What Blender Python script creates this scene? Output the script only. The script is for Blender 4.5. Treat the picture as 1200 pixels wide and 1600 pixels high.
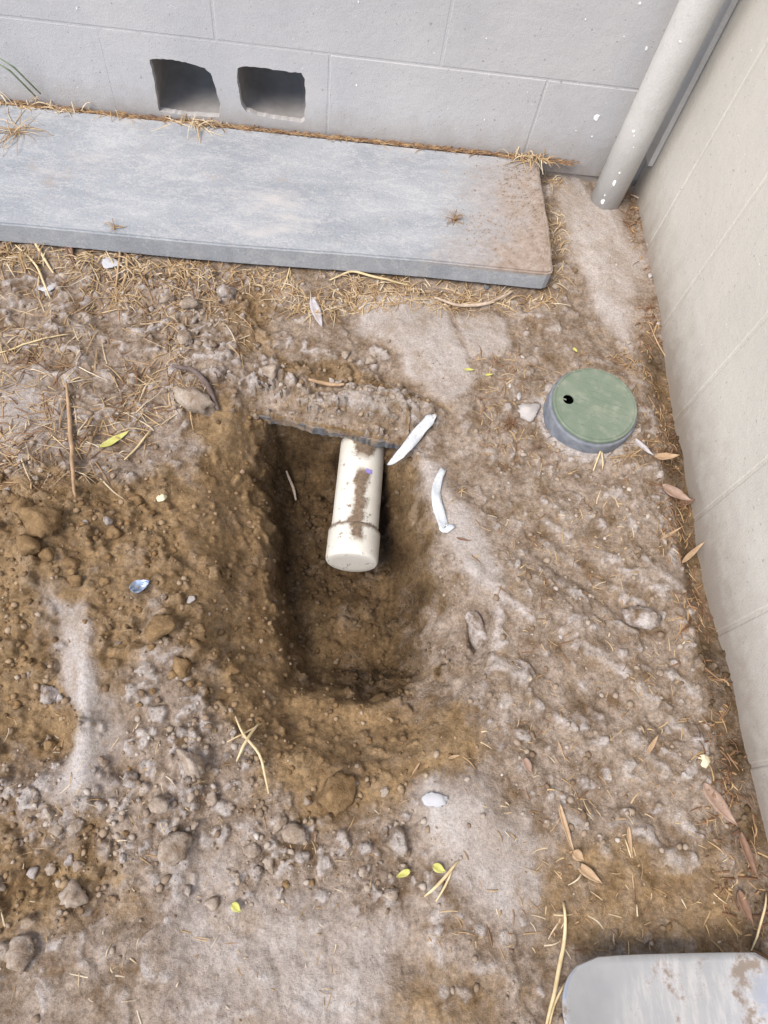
import bpy, bmesh, math, random
import numpy as np
from mathutils import Vector, Matrix, Quaternion

for o in list(bpy.data.objects):
    bpy.data.objects.remove(o, do_unlink=True)
S = bpy.context.scene
COL = S.collection
rnd = random.Random(7)

# ------------------------------------------------------------------ camera
CAM_LOC = Vector((-0.6706, -1.3549, 1.0433))
YAW, TILT, ROLL, FOC = -0.2158, 0.4602, 0.2486, 1100.0
CAM_ROT = Matrix.Rotation(YAW, 3, 'Z') @ Matrix.Rotation(TILT, 3, 'X') @ Matrix.Rotation(ROLL, 3, 'Z')
cd = bpy.data.cameras.new('camera'); cam = bpy.data.objects.new('camera', cd); COL.objects.link(cam)
cam.matrix_world = Matrix.Translation(CAM_LOC) @ CAM_ROT.to_4x4()
cd.sensor_fit = 'HORIZONTAL'; cd.sensor_width = 36.0; cd.lens = 36.0 * FOC / 1200.0
cd.clip_start = 0.02; cd.clip_end = 300
S.camera = cam

# ------------------------------------------------------------------ world, sun, exposure
W = bpy.data.worlds.new('World'); S.world = W; W.use_nodes = True
wn = W.node_tree.nodes; wl = W.node_tree.links
bg = wn['Background']; sky = wn.new('ShaderNodeTexSky'); sky.sky_type = 'NISHITA'
SUN_EL, SUN_AZ = math.radians(52), math.radians(-126)     # azimuth measured from +y towards +x
sky.sun_disc = False; sky.sun_elevation = SUN_EL; sky.sun_rotation = SUN_AZ
sky.air_density = 1.0; sky.dust_density = 1.2; sky.ozone_density = 1.0
wl.new(sky.outputs[0], bg.inputs[0]); bg.inputs[1].default_value = 0.115
sd = bpy.data.lights.new('sun', 'SUN'); sun = bpy.data.objects.new('sun', sd); COL.objects.link(sun)
sd.energy = 1.5; sd.angle = math.radians(30); sd.color = (1.0, 0.93, 0.82)
to_sun = Vector((math.sin(SUN_AZ) * math.cos(SUN_EL), math.cos(SUN_AZ) * math.cos(SUN_EL), math.sin(SUN_EL)))
sun.rotation_euler = to_sun.to_track_quat('Z', 'Y').to_euler()
sun.location = (-3, -3, 6)
S.view_settings.view_transform = 'Standard'; S.view_settings.look = 'None'
S.view_settings.gamma = 1.0; S.view_settings.use_curve_mapping = False
S.view_settings.exposure = 1.36
S.render.engine = 'CYCLES'

# ------------------------------------------------------------------ noise helpers (numpy)
def _hash(ix, iy, seed):
    h = (ix.astype(np.int64) * 374761393 + iy.astype(np.int64) * 668265263 + seed * 2147483647) & 0xFFFFFFFF
    h = ((h ^ (h >> 13)) * 1274126177) & 0xFFFFFFFF
    return ((h ^ (h >> 16)) & 0xFFFF) / 65535.0
def vnoise(x, y, seed=0):
    ix = np.floor(x); iy = np.floor(y); fx = x - ix; fy = y - iy
    fx = fx * fx * fx * (fx * (fx * 6 - 15) + 10); fy = fy * fy * fy * (fy * (fy * 6 - 15) + 10)
    a = _hash(ix, iy, seed); b = _hash(ix + 1, iy, seed); c = _hash(ix, iy + 1, seed); d = _hash(ix + 1, iy + 1, seed)
    return (a + (b - a) * fx) * (1 - fy) + (c + (d - c) * fx) * fy
def fbm(x, y, freq, octv=4, seed=0, gain=0.5):
    s = np.zeros_like(x, dtype=float); a = 1.0; t = 0.0
    for i in range(octv):
        c, sn = math.cos(i * 1.1), math.sin(i * 1.1)
        s += a * (vnoise((x * c - y * sn) * freq + 17.3 * i, (x * sn + y * c) * freq - 9.1 * i, seed + i) * 2 - 1)
        t += a; a *= gain; freq *= 2.03
    return s / t
def sstep(a, b, x):
    t = np.clip((x - a) / (b - a), 0, 1); return t * t * (3 - 2 * t)
def poly_sd(x, y, poly):
    """signed distance, positive inside"""
    d = np.full(x.shape, 1e9); ins = np.zeros(x.shape, bool); n = len(poly)
    for i in range(n):
        ax, ay = poly[i]; bx_, by_ = poly[(i + 1) % n]
        ex, ey = bx_ - ax, by_ - ay
        t = np.clip(((x - ax) * ex + (y - ay) * ey) / (ex * ex + ey * ey), 0, 1)
        d = np.minimum(d, (x - ax - t * ex) ** 2 + (y - ay - t * ey) ** 2)
        c = ((ay > y) != (by_ > y)) & (x < (bx_ - ax) * (y - ay) / ((by_ - ay) or 1e-12) + ax)
        ins ^= c
    d = np.sqrt(d); return np.where(ins, d, -d)

def ray(px, py):
    return CAM_ROT @ Vector((px - 600.0, -(py - 800.0), -FOC))
def G(px, py, z=0.0):
    """place on the level z seen at this spot of the survey photograph"""
    d = ray(px, py); t = (z - CAM_LOC.z) / d.z
    return CAM_LOC + d * t
def gp(pts, z=0.0):
    return [tuple(G(a, b, z)[:2]) for a, b in pts]

# ------------------------------------------------------------------ ground heightfield
STEP = 0.0023
xd = np.arange(-1.62, 0.03, STEP); yd = np.arange(-1.74, 0.03, STEP)
NX, NY = len(xd), len(yd)
X, Y = np.meshgrid(xd, yd)                      # [iy, ix]

RIM = [(-.785, -.612), (-.522, -.655), (-.497, -.761), (-.446, -.901), (-.388, -1.008), (-.395, -1.115), (-.455, -1.21), (-.58, -1.27), (-.72, -1.27), (-.82, -1.14), (-.87, -.973), (-.88, -.82), (-.86, -.74), (-.82, -.67)]
CUT = [(-.790, -.612), (-.520, -.655), (-.500, -.79), (-.482, -.90), (-.452, -1.02), (-.455, -1.125), (-.56, -1.145), (-.72, -1.145), (-.755, -1.03), (-.768, -.896), (-.785, -.78)]
wob = .030 * fbm(X, Y, 6, 3, 50) + .012 * fbm(X, Y, 26, 3, 55)
lipd = -(Y + .660 + (X + .783) * .165)                               # how far in front of the buried slab's edge
away = sstep(.0, .05, lipd + .056)
sR = poly_sd(X, Y, RIM) + wob * away
sC = poly_sd(X, Y, CUT) + (.9 * wob + .006 * fbm(X, Y, 50, 2, 58)) * away
wid = .007 + .045 * away * (1 + .7 * fbm(X, Y, 8, 2, 57)) + .035 * sstep(-.58, -.50, X) * away + .035 * sstep(-.95, -1.10, Y)         # spade cut: sheer under the slab, raked at the sides
hole = .058 * sstep(0, 1, np.clip(sR / (.03 + .075 * away), 0, 1)) + .112 * (.5 * np.clip(sC / wid, 0, 1) + .5 * sstep(0, 1, np.clip(sC / wid, 0, 1)))
incut = sstep(.0, .03, sC)
inhole = sstep(-.01, .03, sR)

def blob(px, py, rx, ry=None, ang=0.0, z=0.0):
    """soft spot of influence on the ground, centre given in the photograph, radii in metres"""
    c = G(px, py, z); ry = ry or rx
    ca, sa = math.cos(ang), math.sin(ang)
    u = (X - c.x) * ca + (Y - c.y) * sa; v = -(X - c.x) * sa + (Y - c.y) * ca
    return np.exp(-((u / rx) ** 2 + (v / ry) ** 2))
def ppoly(pts, soft, nz=.03, seed=3):
    s = poly_sd(X, Y, gp(pts)) + nz * fbm(X, Y, 14, 4, seed)
    return sstep(-soft, soft, s)

n1 = fbm(X, Y, 3.0, 3, 1); n2 = fbm(X, Y, 9.0, 4, 11); n3 = fbm(X, Y, 34.0, 3, 21); n4 = fbm(X, Y, 120.0, 2, 31)

# zones ------------------------------------------------------------
fresh = ppoly([(300, 640), (440, 610), (470, 1190), (330, 1130), (240, 960), (180, 1120), (60, 1190), (0, 1190), (-60, 1190), (-60, 760), (190, 750), (310, 740)], .035, .05, 5)
fresh = np.maximum(fresh, ppoly([(-60, 1270), (120, 1290), (210, 1350), (130, 1440), (-60, 1450)], .03, .06, 6))
fresh = np.maximum(fresh, ppoly([(410, 1120), (720, 1110), (720, 1190), (640, 1250), (500, 1290), (410, 1230)], .025, .04, 7))
fresh = np.maximum(fresh, .9 * ppoly([(430, 545), (520, 560), (600, 600), (690, 640), (560, 610), (430, 585)], .012, .02, 8))
fresh = np.maximum(fresh, .8 * ppoly([(360, 440), (420, 460), (440, 540), (380, 560), (350, 500)], .02, .03, 18))
fresh = np.maximum(fresh, .75 * ppoly([(820, 1330), (1120, 1330), (1180, 1480), (860, 1500), (840, 1420)], .03, .06, 9))
fresh = np.maximum(fresh, .75 * ppoly([(600, 1560), (780, 1540), (840, 1640), (600, 1640)], .03, .05, 10))
fresh = np.maximum(fresh, np.maximum(inhole * (1 - .8 * sstep(-.56, -.46, X)), sstep(-.004, .02, sC) * sstep(-.45, -.53, X)))
humus = sstep(-.085, -.015, X + .03 * fbm(X, Y, 12, 4, 70)) * sstep(-.36, -.5, Y)
fresh = np.maximum(fresh, .75 * humus)
dust = ppoly([(560, 465), (690, 465), (720, 540), (740, 600), (690, 640), (640, 580), (570, 520)], .012, .03, 12)
dust = np.maximum(dust, ppoly([(700, 490), (790, 500), (800, 560), (730, 565)], .012, .02, 13))
dust = np.maximum(dust, ppoly([(870, 250), (960, 330), (1000, 400), (985, 540), (930, 480), (880, 380)], .02, .03, 14))
dust = np.maximum(dust, ppoly([(640, 720), (700, 730), (780, 900), (800, 960), (740, 930), (660, 860)], .02, .03, 15))
dust = np.maximum(dust, .9 * ppoly([(660, 1230), (760, 1230), (840, 1320), (800, 1440), (700, 1400), (640, 1310)], .03, .05, 16))
dust = np.maximum(dust, ppoly([(85, 945), (130, 950), (175, 1130), (170, 1230), (115, 1230), (118, 1120)], .022, .045, 17))
dust = np.maximum(dust, .85 * ppoly([(300, 1350), (440, 1400), (620, 1420), (640, 1640), (250, 1640), (220, 1480)], .05, .08, 19))
dust = np.maximum(dust, .7 * ppoly([(-40, 560), (90, 570), (90, 700), (-40, 720)], .03, .04, 20))
dust *= (1 - .9 * inhole)
crumb = ppoly([(-60, 740), (240, 740), (330, 860), (420, 1080), (470, 1200), (700, 1210), (640, 1420), (300, 1400), (-60, 1460)], .04, .05, 30)
crumb = np.maximum(crumb, ppoly([(420, 545), (560, 560), (690, 650), (620, 690), (430, 640)], .012, .02, 31))
crumb = np.maximum(crumb, .7 * ppoly([(230, 420), (420, 430), (470, 560), (400, 640), (260, 620)], .03, .05, 32))
crumb = np.maximum(crumb, .5 * inhole)
fresh *= (1 - .9 * dust)
crumb = np.maximum(crumb, .16 * ppoly([(780, 620), (1080, 620), (1200, 1300), (1200, 1640), (760, 1640), (700, 1200)], .04, .08, 33))
crumb *= (1 - .8 * dust)
litter = ppoly([(-60, 350), (380, 390), (420, 520), (330, 640), (200, 720), (-60, 760)], .04, .06, 40)
streak = ppoly([(740, 880), (900, 800), (1080, 900), (1160, 1300), (1000, 1420), (760, 1300), (740, 1150)], .05, .05, 41)

# height -----------------------------------------------------------
Z = .010 * n1 + .010 * n2 + .0032 * n3 * (1 - .6 * dust) + .0010 * n4 * (1 - .5 * dust)
Z += .045 * blob(40, 840, .13, .16) + .030 * blob(240, 1000, .09, .12) + .022 * blob(330, 560, .08, .09)
Z += .030 * blob(560, 640, .13, .035, .15) + .012 * blob(650, 530, .09, .07)
Z -= .034 * blob(470, 562, .055, .013, -.25) + .012 * blob(630, 605, .07, .012, -.5)
Z += .020 * blob(520, 1260, .06, .025) - .012 * blob(600, 1330, .10, .04)
Z -= .045 * blob(752, 985, .014, .045, -.1)                       # dark notch in the hole's side
Z += .022 * blob(138, 1085, .019, .15, .12)                        # pale scraped ridge
Z -= .022 * blob(60, 1120, .05, .06) + .020 * blob(60, 1350, .09, .05)
Z += .020 * blob(929, 632, .11, .11)
u = (X + .5) * .80 - (Y + 1.0) * .60; v = (X + .5) * .60 + (Y + 1.0) * .80     # scrape direction
Z += streak * .018 * fbm(u * .28, v * 1.25, 13, 3, 60)
Z += (1 - dust) * (1 - inhole) * .004 * (sstep(-.05, .1, fbm(X, Y, 17, 3, 61)) - .5)
Z += dust * .003
Z += np.maximum(crumb, .8 * litter) * (1 - dust) * (1 - inhole) * .016 * (.5 - np.abs(fbm(X, Y, 15, 4, 64, .6)) * 1.6)
near = sstep(-.075, -.010, X) * sstep(-.35, -.55, Y) * sstep(-1.45, -1.0, Y)
Z *= 1 - .75 * sstep(-.09, -.01, X)
Z -= .040 * near * (.7 + .4 * fbm(X, Y, 10, 2, 62))
flat = np.maximum(sstep(-.36, -.30, Y) * sstep(-.20, -.26, X), 0)   # bed under the paving slab
Z = Z * (1 - flat) + (-.002 + .002 * n3) * flat
Z *= sstep(-1.62, -1.52, X) * sstep(-1.74, -1.70, Y)
under = sstep(-.80, -.76, -np.abs(X + .65) - .65) * 0
open_ = 1 - flat
bs = poly_sd(X, Y, [(-.80, -.655), (-.51, -.705), (-.50, -.56), (-.80, -.53)])   # cover over the buried slab
Z = np.where(bs > -.01, np.maximum(Z, -.010 + .006 * n3), Z)
lipz = sstep(-.045, -.002, lipd) * sstep(-.83, -.79, X) * sstep(-.48, -.52, X)
Z = Z * (1 - lipz) + (-.012 + .009 * n2 + .005 * n3 + .002 * n4) * lipz
Zpre = Z.copy()
hw = hole * (1 + (.08 * n2 + .06 * n3) * away)
hw += inhole * (.012 * fbm(X, Y, 22, 3, 63) + .005 * n3) * sstep(.02, .12, hole) * away
Z = Z - hw
# crumbs: small lumps of loose soil raised on the surface
rs = np.random.RandomState(5)
def stamp(N, rmin, rmax, mask, hr=.75):
    iy = rs.randint(12, NY - 12, N); ix = rs.randint(12, NX - 12, N)
    keep = rs.rand(N) < mask[iy, ix]
    for j, i in zip(iy[keep], ix[keep]):
        r = rmin + (rmax - rmin) * rs.rand() ** 3
        k = int(r / STEP) + 1
        j0, j1, i0, i1 = max(j - k, 0), min(j + k + 1, NY), max(i - k, 0), min(i + k + 1, NX)
        yy = (np.arange(j0, j1) - j)[:, None] * STEP; xx = (np.arange(i0, i1) - i)[None, :] * STEP
        m = 0
        a0 = rs.rand() * 6.28
        for q_ in range(5):
            a = a0 + q_ * 1.2566 + rs.uniform(-.35, .35)
            m = np.maximum(m, (xx * math.cos(a) + yy * math.sin(a)) / (r * rs.uniform(.5, 1.0)))
        q = 1 - m; z0 = Z[j, i]; ta = rs.uniform(-.5, .5, 2)
        top = rs.uniform(.35, .75) + (xx * ta[0] + yy * ta[1]) / r
        cap = np.where(q > 0, z0 - .22 * r + r * hr * np.minimum(q * 1.9, top) * 1.25, -9)
        sub = Z[j0:j1, i0:i1]
        Z[j0:j1, i0:i1] = np.where(cap < sub + 1.3 * r, np.maximum(sub, cap), sub)
open_ = 1 - flat
ZS = Z.copy()
stamp(16000, .003, .014, crumb * open_)
stamp(2600, .010, .022, np.clip(crumb - .4, 0, 1) * (1 - inhole) * open_, .7)
stamp(9000, .0025, .006, np.clip(.25 + crumb, 0, 1) * open_ * (1 - .8 * dust))

Z = np.where(np.hypot(X + .191, Y + .640) < .066, np.minimum(Z, -.16), Z)      # hollow inside the valve box
inlip = (lipd > -.085) & (lipd < .0) & (X > -.79) & (X < -.525)
Zpre = Zpre + (Z - ZS) + .004 * fbm(X, Y, 30, 4, 66, .65)
def H(x, y):
    fx = (x - xd[0]) / STEP; fy = (y - yd[0]) / STEP
    if not (0 <= fx < NX - 1 and 0 <= fy < NY - 1): return 0.0
    i, j = int(fx), int(fy); a, b = fx - i, fy - j
    return float((Z[j, i] * (1 - a) + Z[j, i + 1] * a) * (1 - b) + (Z[j + 1, i] * (1 - a) + Z[j + 1, i + 1] * a) * b)
def lipH(x, y):
    i, j = int((x - xd[0]) / STEP), int((y - yd[0]) / STEP)
    return float(Zpre[j, i]) if 0 <= i < NX and 0 <= j < NY and inlip[j, i] else None
_H0 = H
def H(x, y):
    q = lipH(x, y); return _H0(x, y) if q is None else q
def Hx(x, y, r=.008):
    return max(H(x, y), H(x + r, y), H(x - r, y), H(x, y + r), H(x, y - r))
def at(px, py):
    z = 0.0
    for _ in range(5):
        p = G(px, py, z); z = H(p.x, p.y)
    return Vector((p.x, p.y, z))

# ------------------------------------------------------------------ materials
def new_mat(name):
    m = bpy.data.materials.new(name); m.use_nodes = True
    nt = m.node_tree; b = nt.nodes['Principled BSDF']
    return m, nt, b
def nd(nt, t, **kw):
    n = nt.nodes.new(t)
    for k, v_ in kw.items():
        if k.startswith('i_'): n.inputs[k[2:].replace('_', ' ')].default_value = v_
        else: setattr(n, k, v_)
    return n
def noise(nt, co, scale, detail=4, rough=.55):
    n = nd(nt, 'ShaderNodeTexNoise'); n.inputs['Scale'].default_value = scale
    n.inputs['Detail'].default_value = detail; n.inputs['Roughness'].default_value = rough
    nt.links.new(co, n.inputs['Vector']); return n.outputs['Fac']
def ramp(nt, fac, stops, interp='LINEAR'):
    r = nd(nt, 'ShaderNodeValToRGB'); r.color_ramp.interpolation = interp
    el = r.color_ramp.elements
    while len(el) < len(stops): el.new(.5)
    for e, (p_, c_) in zip(el, stops):
        e.position = p_; e.color = (c_[0], c_[1], c_[2], 1) if hasattr(c_, '__len__') else (c_, c_, c_, 1)
    nt.links.new(fac, r.inputs[0]); return r.outputs[0]
def mixc(nt, fac, a, b, mode='MIX'):
    m = nd(nt, 'ShaderNodeMix', data_type='RGBA', blend_type=mode)
    for sock, v_ in ((m.inputs[0], fac), (m.inputs[6], a), (m.inputs[7], b)):
        if hasattr(v_, 'links'): nt.links.new(v_, sock)
        elif hasattr(v_, '__len__'): sock.default_value = (v_[0], v_[1], v_[2], 1)
        else: sock.default_value = v_
    return m.outputs[2]
def math_(nt, op, a, b=0.5):
    m = nd(nt, 'ShaderNodeMath', operation=op)
    for sock, v_ in ((m.inputs[0], a), (m.inputs[1], b)):
        if hasattr(v_, 'links'): nt.links.new(v_, sock)
        else: sock.default_value = v_
    return m.outputs[0]
def bump(nt, b, h, strength=.3, dist=.002):
    n = nd(nt, 'ShaderNodeBump'); n.inputs['Strength'].default_value = strength; n.inputs['Distance'].default_value = dist
    nt.links.new(h, n.inputs['Height']); nt.links.new(n.outputs[0], b.inputs['Normal'])
def objco(nt): return nd(nt, 'ShaderNodeTexCoord').outputs['Object']
def worldco(nt): return nd(nt, 'ShaderNodeNewGeometry').outputs['Position']

DRY = (.335, .265, .210); DRY2 = (.155, .100, .058); PALE = (.475, .425, .395)
FRESH = (.325, .218, .115); FRESH2 = (.18, .112, .055); DAMP_SHADE = (.052, .032, .016)

def soil_material():
    m, nt, b = new_mat('soil'); co = worldco(nt)
    def attr(n): return nd(nt, 'ShaderNodeAttribute', attribute_name=n).outputs['Fac']
    big = noise(nt, co, 9, 5, .6); med = noise(nt, co, 38, 6, .65); fine = noise(nt, co, 260, 4, .7); fine2 = noise(nt, co, 900, 3, .7)
    dry = mixc(nt, ramp(nt, noise(nt, co, 22, 8, .72), [(.36, 0), (.58, 1)]), DRY2, DRY)
    dry = mixc(nt, attr('dust'), dry, mixc(nt, ramp(nt, big, [(.38, 0), (.62, 1)]), (.38, .32, .275), PALE))
    fr = mixc(nt, ramp(nt, noise(nt, co, 24, 6, .65), [(.36, 0), (.64, 1)]), FRESH2, FRESH)
    fr = mixc(nt, attr('damp_shade'), fr, mixc(nt, ramp(nt, med, [(.35, 0), (.68, 1)]), DAMP_SHADE, (.125, .078, .038)))
    fm = math_(nt, 'ADD', attr('fresh'), math_(nt, 'MULTIPLY', math_(nt, 'SUBTRACT', noise(nt, co, 15, 12, .82), .5), 3.4))
    fac = ramp(nt, fm, [(.05, 0), (.95, 1)])
    c = mixc(nt, fac, dry, fr)
    # pale dusty tops on the lumps, brown in between: loose soil colours vary grain by grain
    c = mixc(nt, math_(nt, 'MULTIPLY', attr('lump'), .75), c, mixc(nt, fac, PALE, (.30, .215, .135)))
    c = mixc(nt, math_(nt, 'SUBTRACT', .85, math_(nt, 'MULTIPLY', attr('dust'), .55)), c, ramp(nt, noise(nt, co, 110, 8, .8), [(.30, .30), (.5, .95), (.70, 1.45)]), 'MULTIPLY')
    c = mixc(nt, .5, c, ramp(nt, fine, [(.25, .35), (.5, .95), (.75, 1.4)]), 'MULTIPLY')
    c = mixc(nt, ramp(nt, fine2, [(.70, 0), (.76, .5)]), c, (.50, .45, .41))
    c = mixc(nt, ramp(nt, noise(nt, co, 430, 2, .5), [(.27, .55), (.33, 0)]), c, (.06, .042, .03))
    nt.links.new(c, b.inputs['Base Color']); b.inputs['Roughness'].default_value = 1.0
    b.inputs['Specular IOR Level'].default_value = .12
    h = math_(nt, 'ADD', math_(nt, 'MULTIPLY', fine, .8), math_(nt, 'MULTIPLY', fine2, .35))
    bump(nt, b, h, .75, .005)
    return m
M_SOIL = soil_material()

def clod_material(name, a, c2):
    m, nt, b = new_mat(name); co = worldco(nt)
    f = noise(nt, co, 60, 6, .7); g = noise(nt, co, 330, 4, .7)
    c = mixc(nt, ramp(nt, f, [(.36, 0), (.62, 1)]), a, c2)
    c = mixc(nt, .5, c, ramp(nt, g, [(.25, .4), (.75, 1.3)]), 'MULTIPLY')
    nt.links.new(c, b.inputs['Base Color']); b.inputs['Roughness'].default_value = 1; b.inputs['Specular IOR Level'].default_value = .1
    bump(nt, b, g, .8, .003); return m
M_CLOD_DRY = clod_material('dry_soil_clod', DRY2, PALE)
M_CLOD_GREY = clod_material('grey_soil_clod', (.25, .18, .125), (.44, .365, .30))
M_CLOD_FRESH = clod_material('fresh_soil_clod', FRESH2, (.30, .195, .10))

def paint_material(name, base, warm, speck=.5, splash=True, sc=1.0):
    """old wall paint: roller texture, pinholes, faint blotches, soil splashed along the foot"""
    m, nt, b = new_mat(name); co = worldco(nt)
    big = noise(nt, co, 5, 5, .6); med = noise(nt, co, 45, 5, .6); fine = noise(nt, co, 420, 3, .6)
    c = mixc(nt, ramp(nt, big, [(.35, 0), (.65, 1)]), base, warm)
    c = mixc(nt, ramp(nt, med, [(.60, 0), (.78, .35)]), c, tuple(.86 * q for q in base))
    c = mixc(nt, ramp(nt, noise(nt, co, 130 * sc, 2, .4), [(.28, speck), (.31, 0)]), c, (.16, .14, .12))
    c = mixc(nt, ramp(nt, noise(nt, co, 170 * sc, 2, .4), [(.745, 0), (.775, .8 if splash else 0)]), c, (.78, .77, .76))
    c = mixc(nt, .35, c, ramp(nt, noise(nt, co, 300, 5, .7), [(.3, .7), (.5, 1.0), (.7, 1.15)]), 'MULTIPLY')
    if splash:
        z = nd(nt, 'ShaderNodeSeparateXYZ'); nt.links.new(co, z.inputs[0])
        zz = math_(nt, 'ADD', z.outputs[2], math_(nt, 'MULTIPLY', math_(nt, 'SUBTRACT', noise(nt, co, 26, 6, .65), .5), .12))
        c = mixc(nt, ramp(nt, zz, [(.0, .8), (.05, .38), (.12, 0)]), c, (.25, .205, .165))
    nt.links.new(c, b.inputs['Base Color']); b.inputs['Roughness'].default_value = .62; b.inputs['Specular IOR Level'].default_value = .3
    bump(nt, b, math_(nt, 'ADD', math_(nt, 'MULTIPLY', med, 1.0), math_(nt, 'MULTIPLY', fine, .5)), .35, .004)
    return m
M_BLOCK = paint_material('painted_block', (.435, .425, .43), (.49, .475, .47))
M_SIDE = paint_material('painted_side_wall', (.485, .46, .415), (.535, .505, .455), .4)
M_PIPEP = paint_material('painted_downpipe', (.47, .45, .425), (.52, .50, .475), .15, False)
M_WHITE = new_mat('white_paint')[0]; M_WHITE.node_tree.nodes['Principled BSDF'].inputs['Base Color'].default_value = (.82, .83, .84, 1)

def simple(name, a, c2, scale=60, rough=.7, bumpv=.3, bd=.001, spec=.3, stretch=None):
    m, nt, b = new_mat(name); co = objco(nt)
    if stretch:
        mp = nd(nt, 'ShaderNodeMapping'); mp.inputs['Scale'].default_value = stretch
        nt.links.new(co, mp.inputs[0]); co = mp.outputs[0]
    f = noise(nt, co, scale, 5, .6)
    c = mixc(nt, ramp(nt, f, [(.35, 0), (.65, 1)]), a, c2)
    nt.links.new(c, b.inputs['Base Color']); b.inputs['Roughness'].default_value = rough; b.inputs['Specular IOR Level'].default_value = spec
    bump(nt, b, f, bumpv, bd); return m
M_CORE = simple('raw_block_core', (.22, .205, .195), (.27, .255, .245), 30, .95, .3, .001)
M_MORTAR = M_BLOCK

def slab_material():
    m, nt, b = new_mat('paving_slab_concrete'); co = worldco(nt)
    mp = nd(nt, 'ShaderNodeMapping'); mp.inputs['Scale'].default_value = (1, 2.2, 1); mp.inputs['Rotation'].default_value = (0, 0, .25); nt.links.new(co, mp.inputs[0])
    big = noise(nt, mp.outputs[0], 6, 7, .65); st = noise(nt, mp.outputs[0], 13, 8, .7); fine = noise(nt, co, 330, 3, .6)
    c = mixc(nt, ramp(nt, big, [(.34, 0), (.66, 1)]), (.255, .268, .29), (.36, .368, .38))
    c = mixc(nt, .5, c, ramp(nt, noise(nt, co, 240, 6, .75), [(.3, .55), (.5, 1.0), (.7, 1.3)]), 'MULTIPLY')
    c = mixc(nt, ramp(nt, st, [(.485, 0), (.50, .45), (.515, 0)]), c, (.55, .53, .51))
    c = mixc(nt, ramp(nt, noise(nt, mp.outputs[0], 4, 6, .7), [(.54, 0), (.66, .7)]), c, (.46, .43, .41))
    c = mixc(nt, ramp(nt, noise(nt, co, 11, 6, .7), [(.60, 0), (.72, .55)]), c, (.36, .28, .22))
    c = mixc(nt, ramp(nt, fine, [(.68, 0), (.74, .45)]), c, (.2, .19, .18))
    # soil trodden over the end by the downpipe
    x = nd(nt, 'ShaderNodeSeparateXYZ'); nt.links.new(co, x.inputs[0])
    e = math_(nt, 'ADD', x.outputs[0], math_(nt, 'MULTIPLY', math_(nt, 'SUBTRACT', noise(nt, co, 14, 7, .7), .5), .34))
    e = math_(nt, 'SUBTRACT', e, math_(nt, 'MULTIPLY', math_(nt, 'ADD', x.outputs[1], .2), .35))
    g = ramp(nt, math_(nt, 'ADD', e, 1.0), [(.53, 0), (.65, .5), (.72, .95)])
    zz = ramp(nt, x.outputs[2], [(.040, 0), (.046, 1)])
    g = math_(nt, 'MULTIPLY', g, zz)
    soil = mixc(nt, ramp(nt, noise(nt, co, 60, 6, .7), [(.35, 0), (.65, 1)]), (.23, .165, .12), (.36, .29, .245))
    c = mixc(nt, g, c, soil)
    nt.links.new(c, b.inputs['Base Color']); b.inputs['Roughness'].default_value = .8
    bump(nt, b, math_(nt, 'ADD', fine, math_(nt, 'MULTIPLY', noise(nt, co, 60, 5, .6), .8)), .3, .002); return m
M_SLAB = slab_material()
def buried_material():
    m, nt, b = new_mat('buried_slab_edge'); co = worldco(nt)
    c = mixc(nt, ramp(nt, noise(nt, co, 60, 5), [(.35, 0), (.65, 1)]), (.085, .088, .096), (.15, .15, .155))
    c = mixc(nt, ramp(nt, noise(nt, co, 34, 7, .7), [(.47, 0), (.56, 1)]), c, (.26, .195, .135))
    nt.links.new(c, b.inputs['Base Color']); b.inputs['Roughness'].default_value = .9
    bump(nt, b, noise(nt, co, 200, 4), .5, .002); return m
M_BURIED = buried_material()

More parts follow.
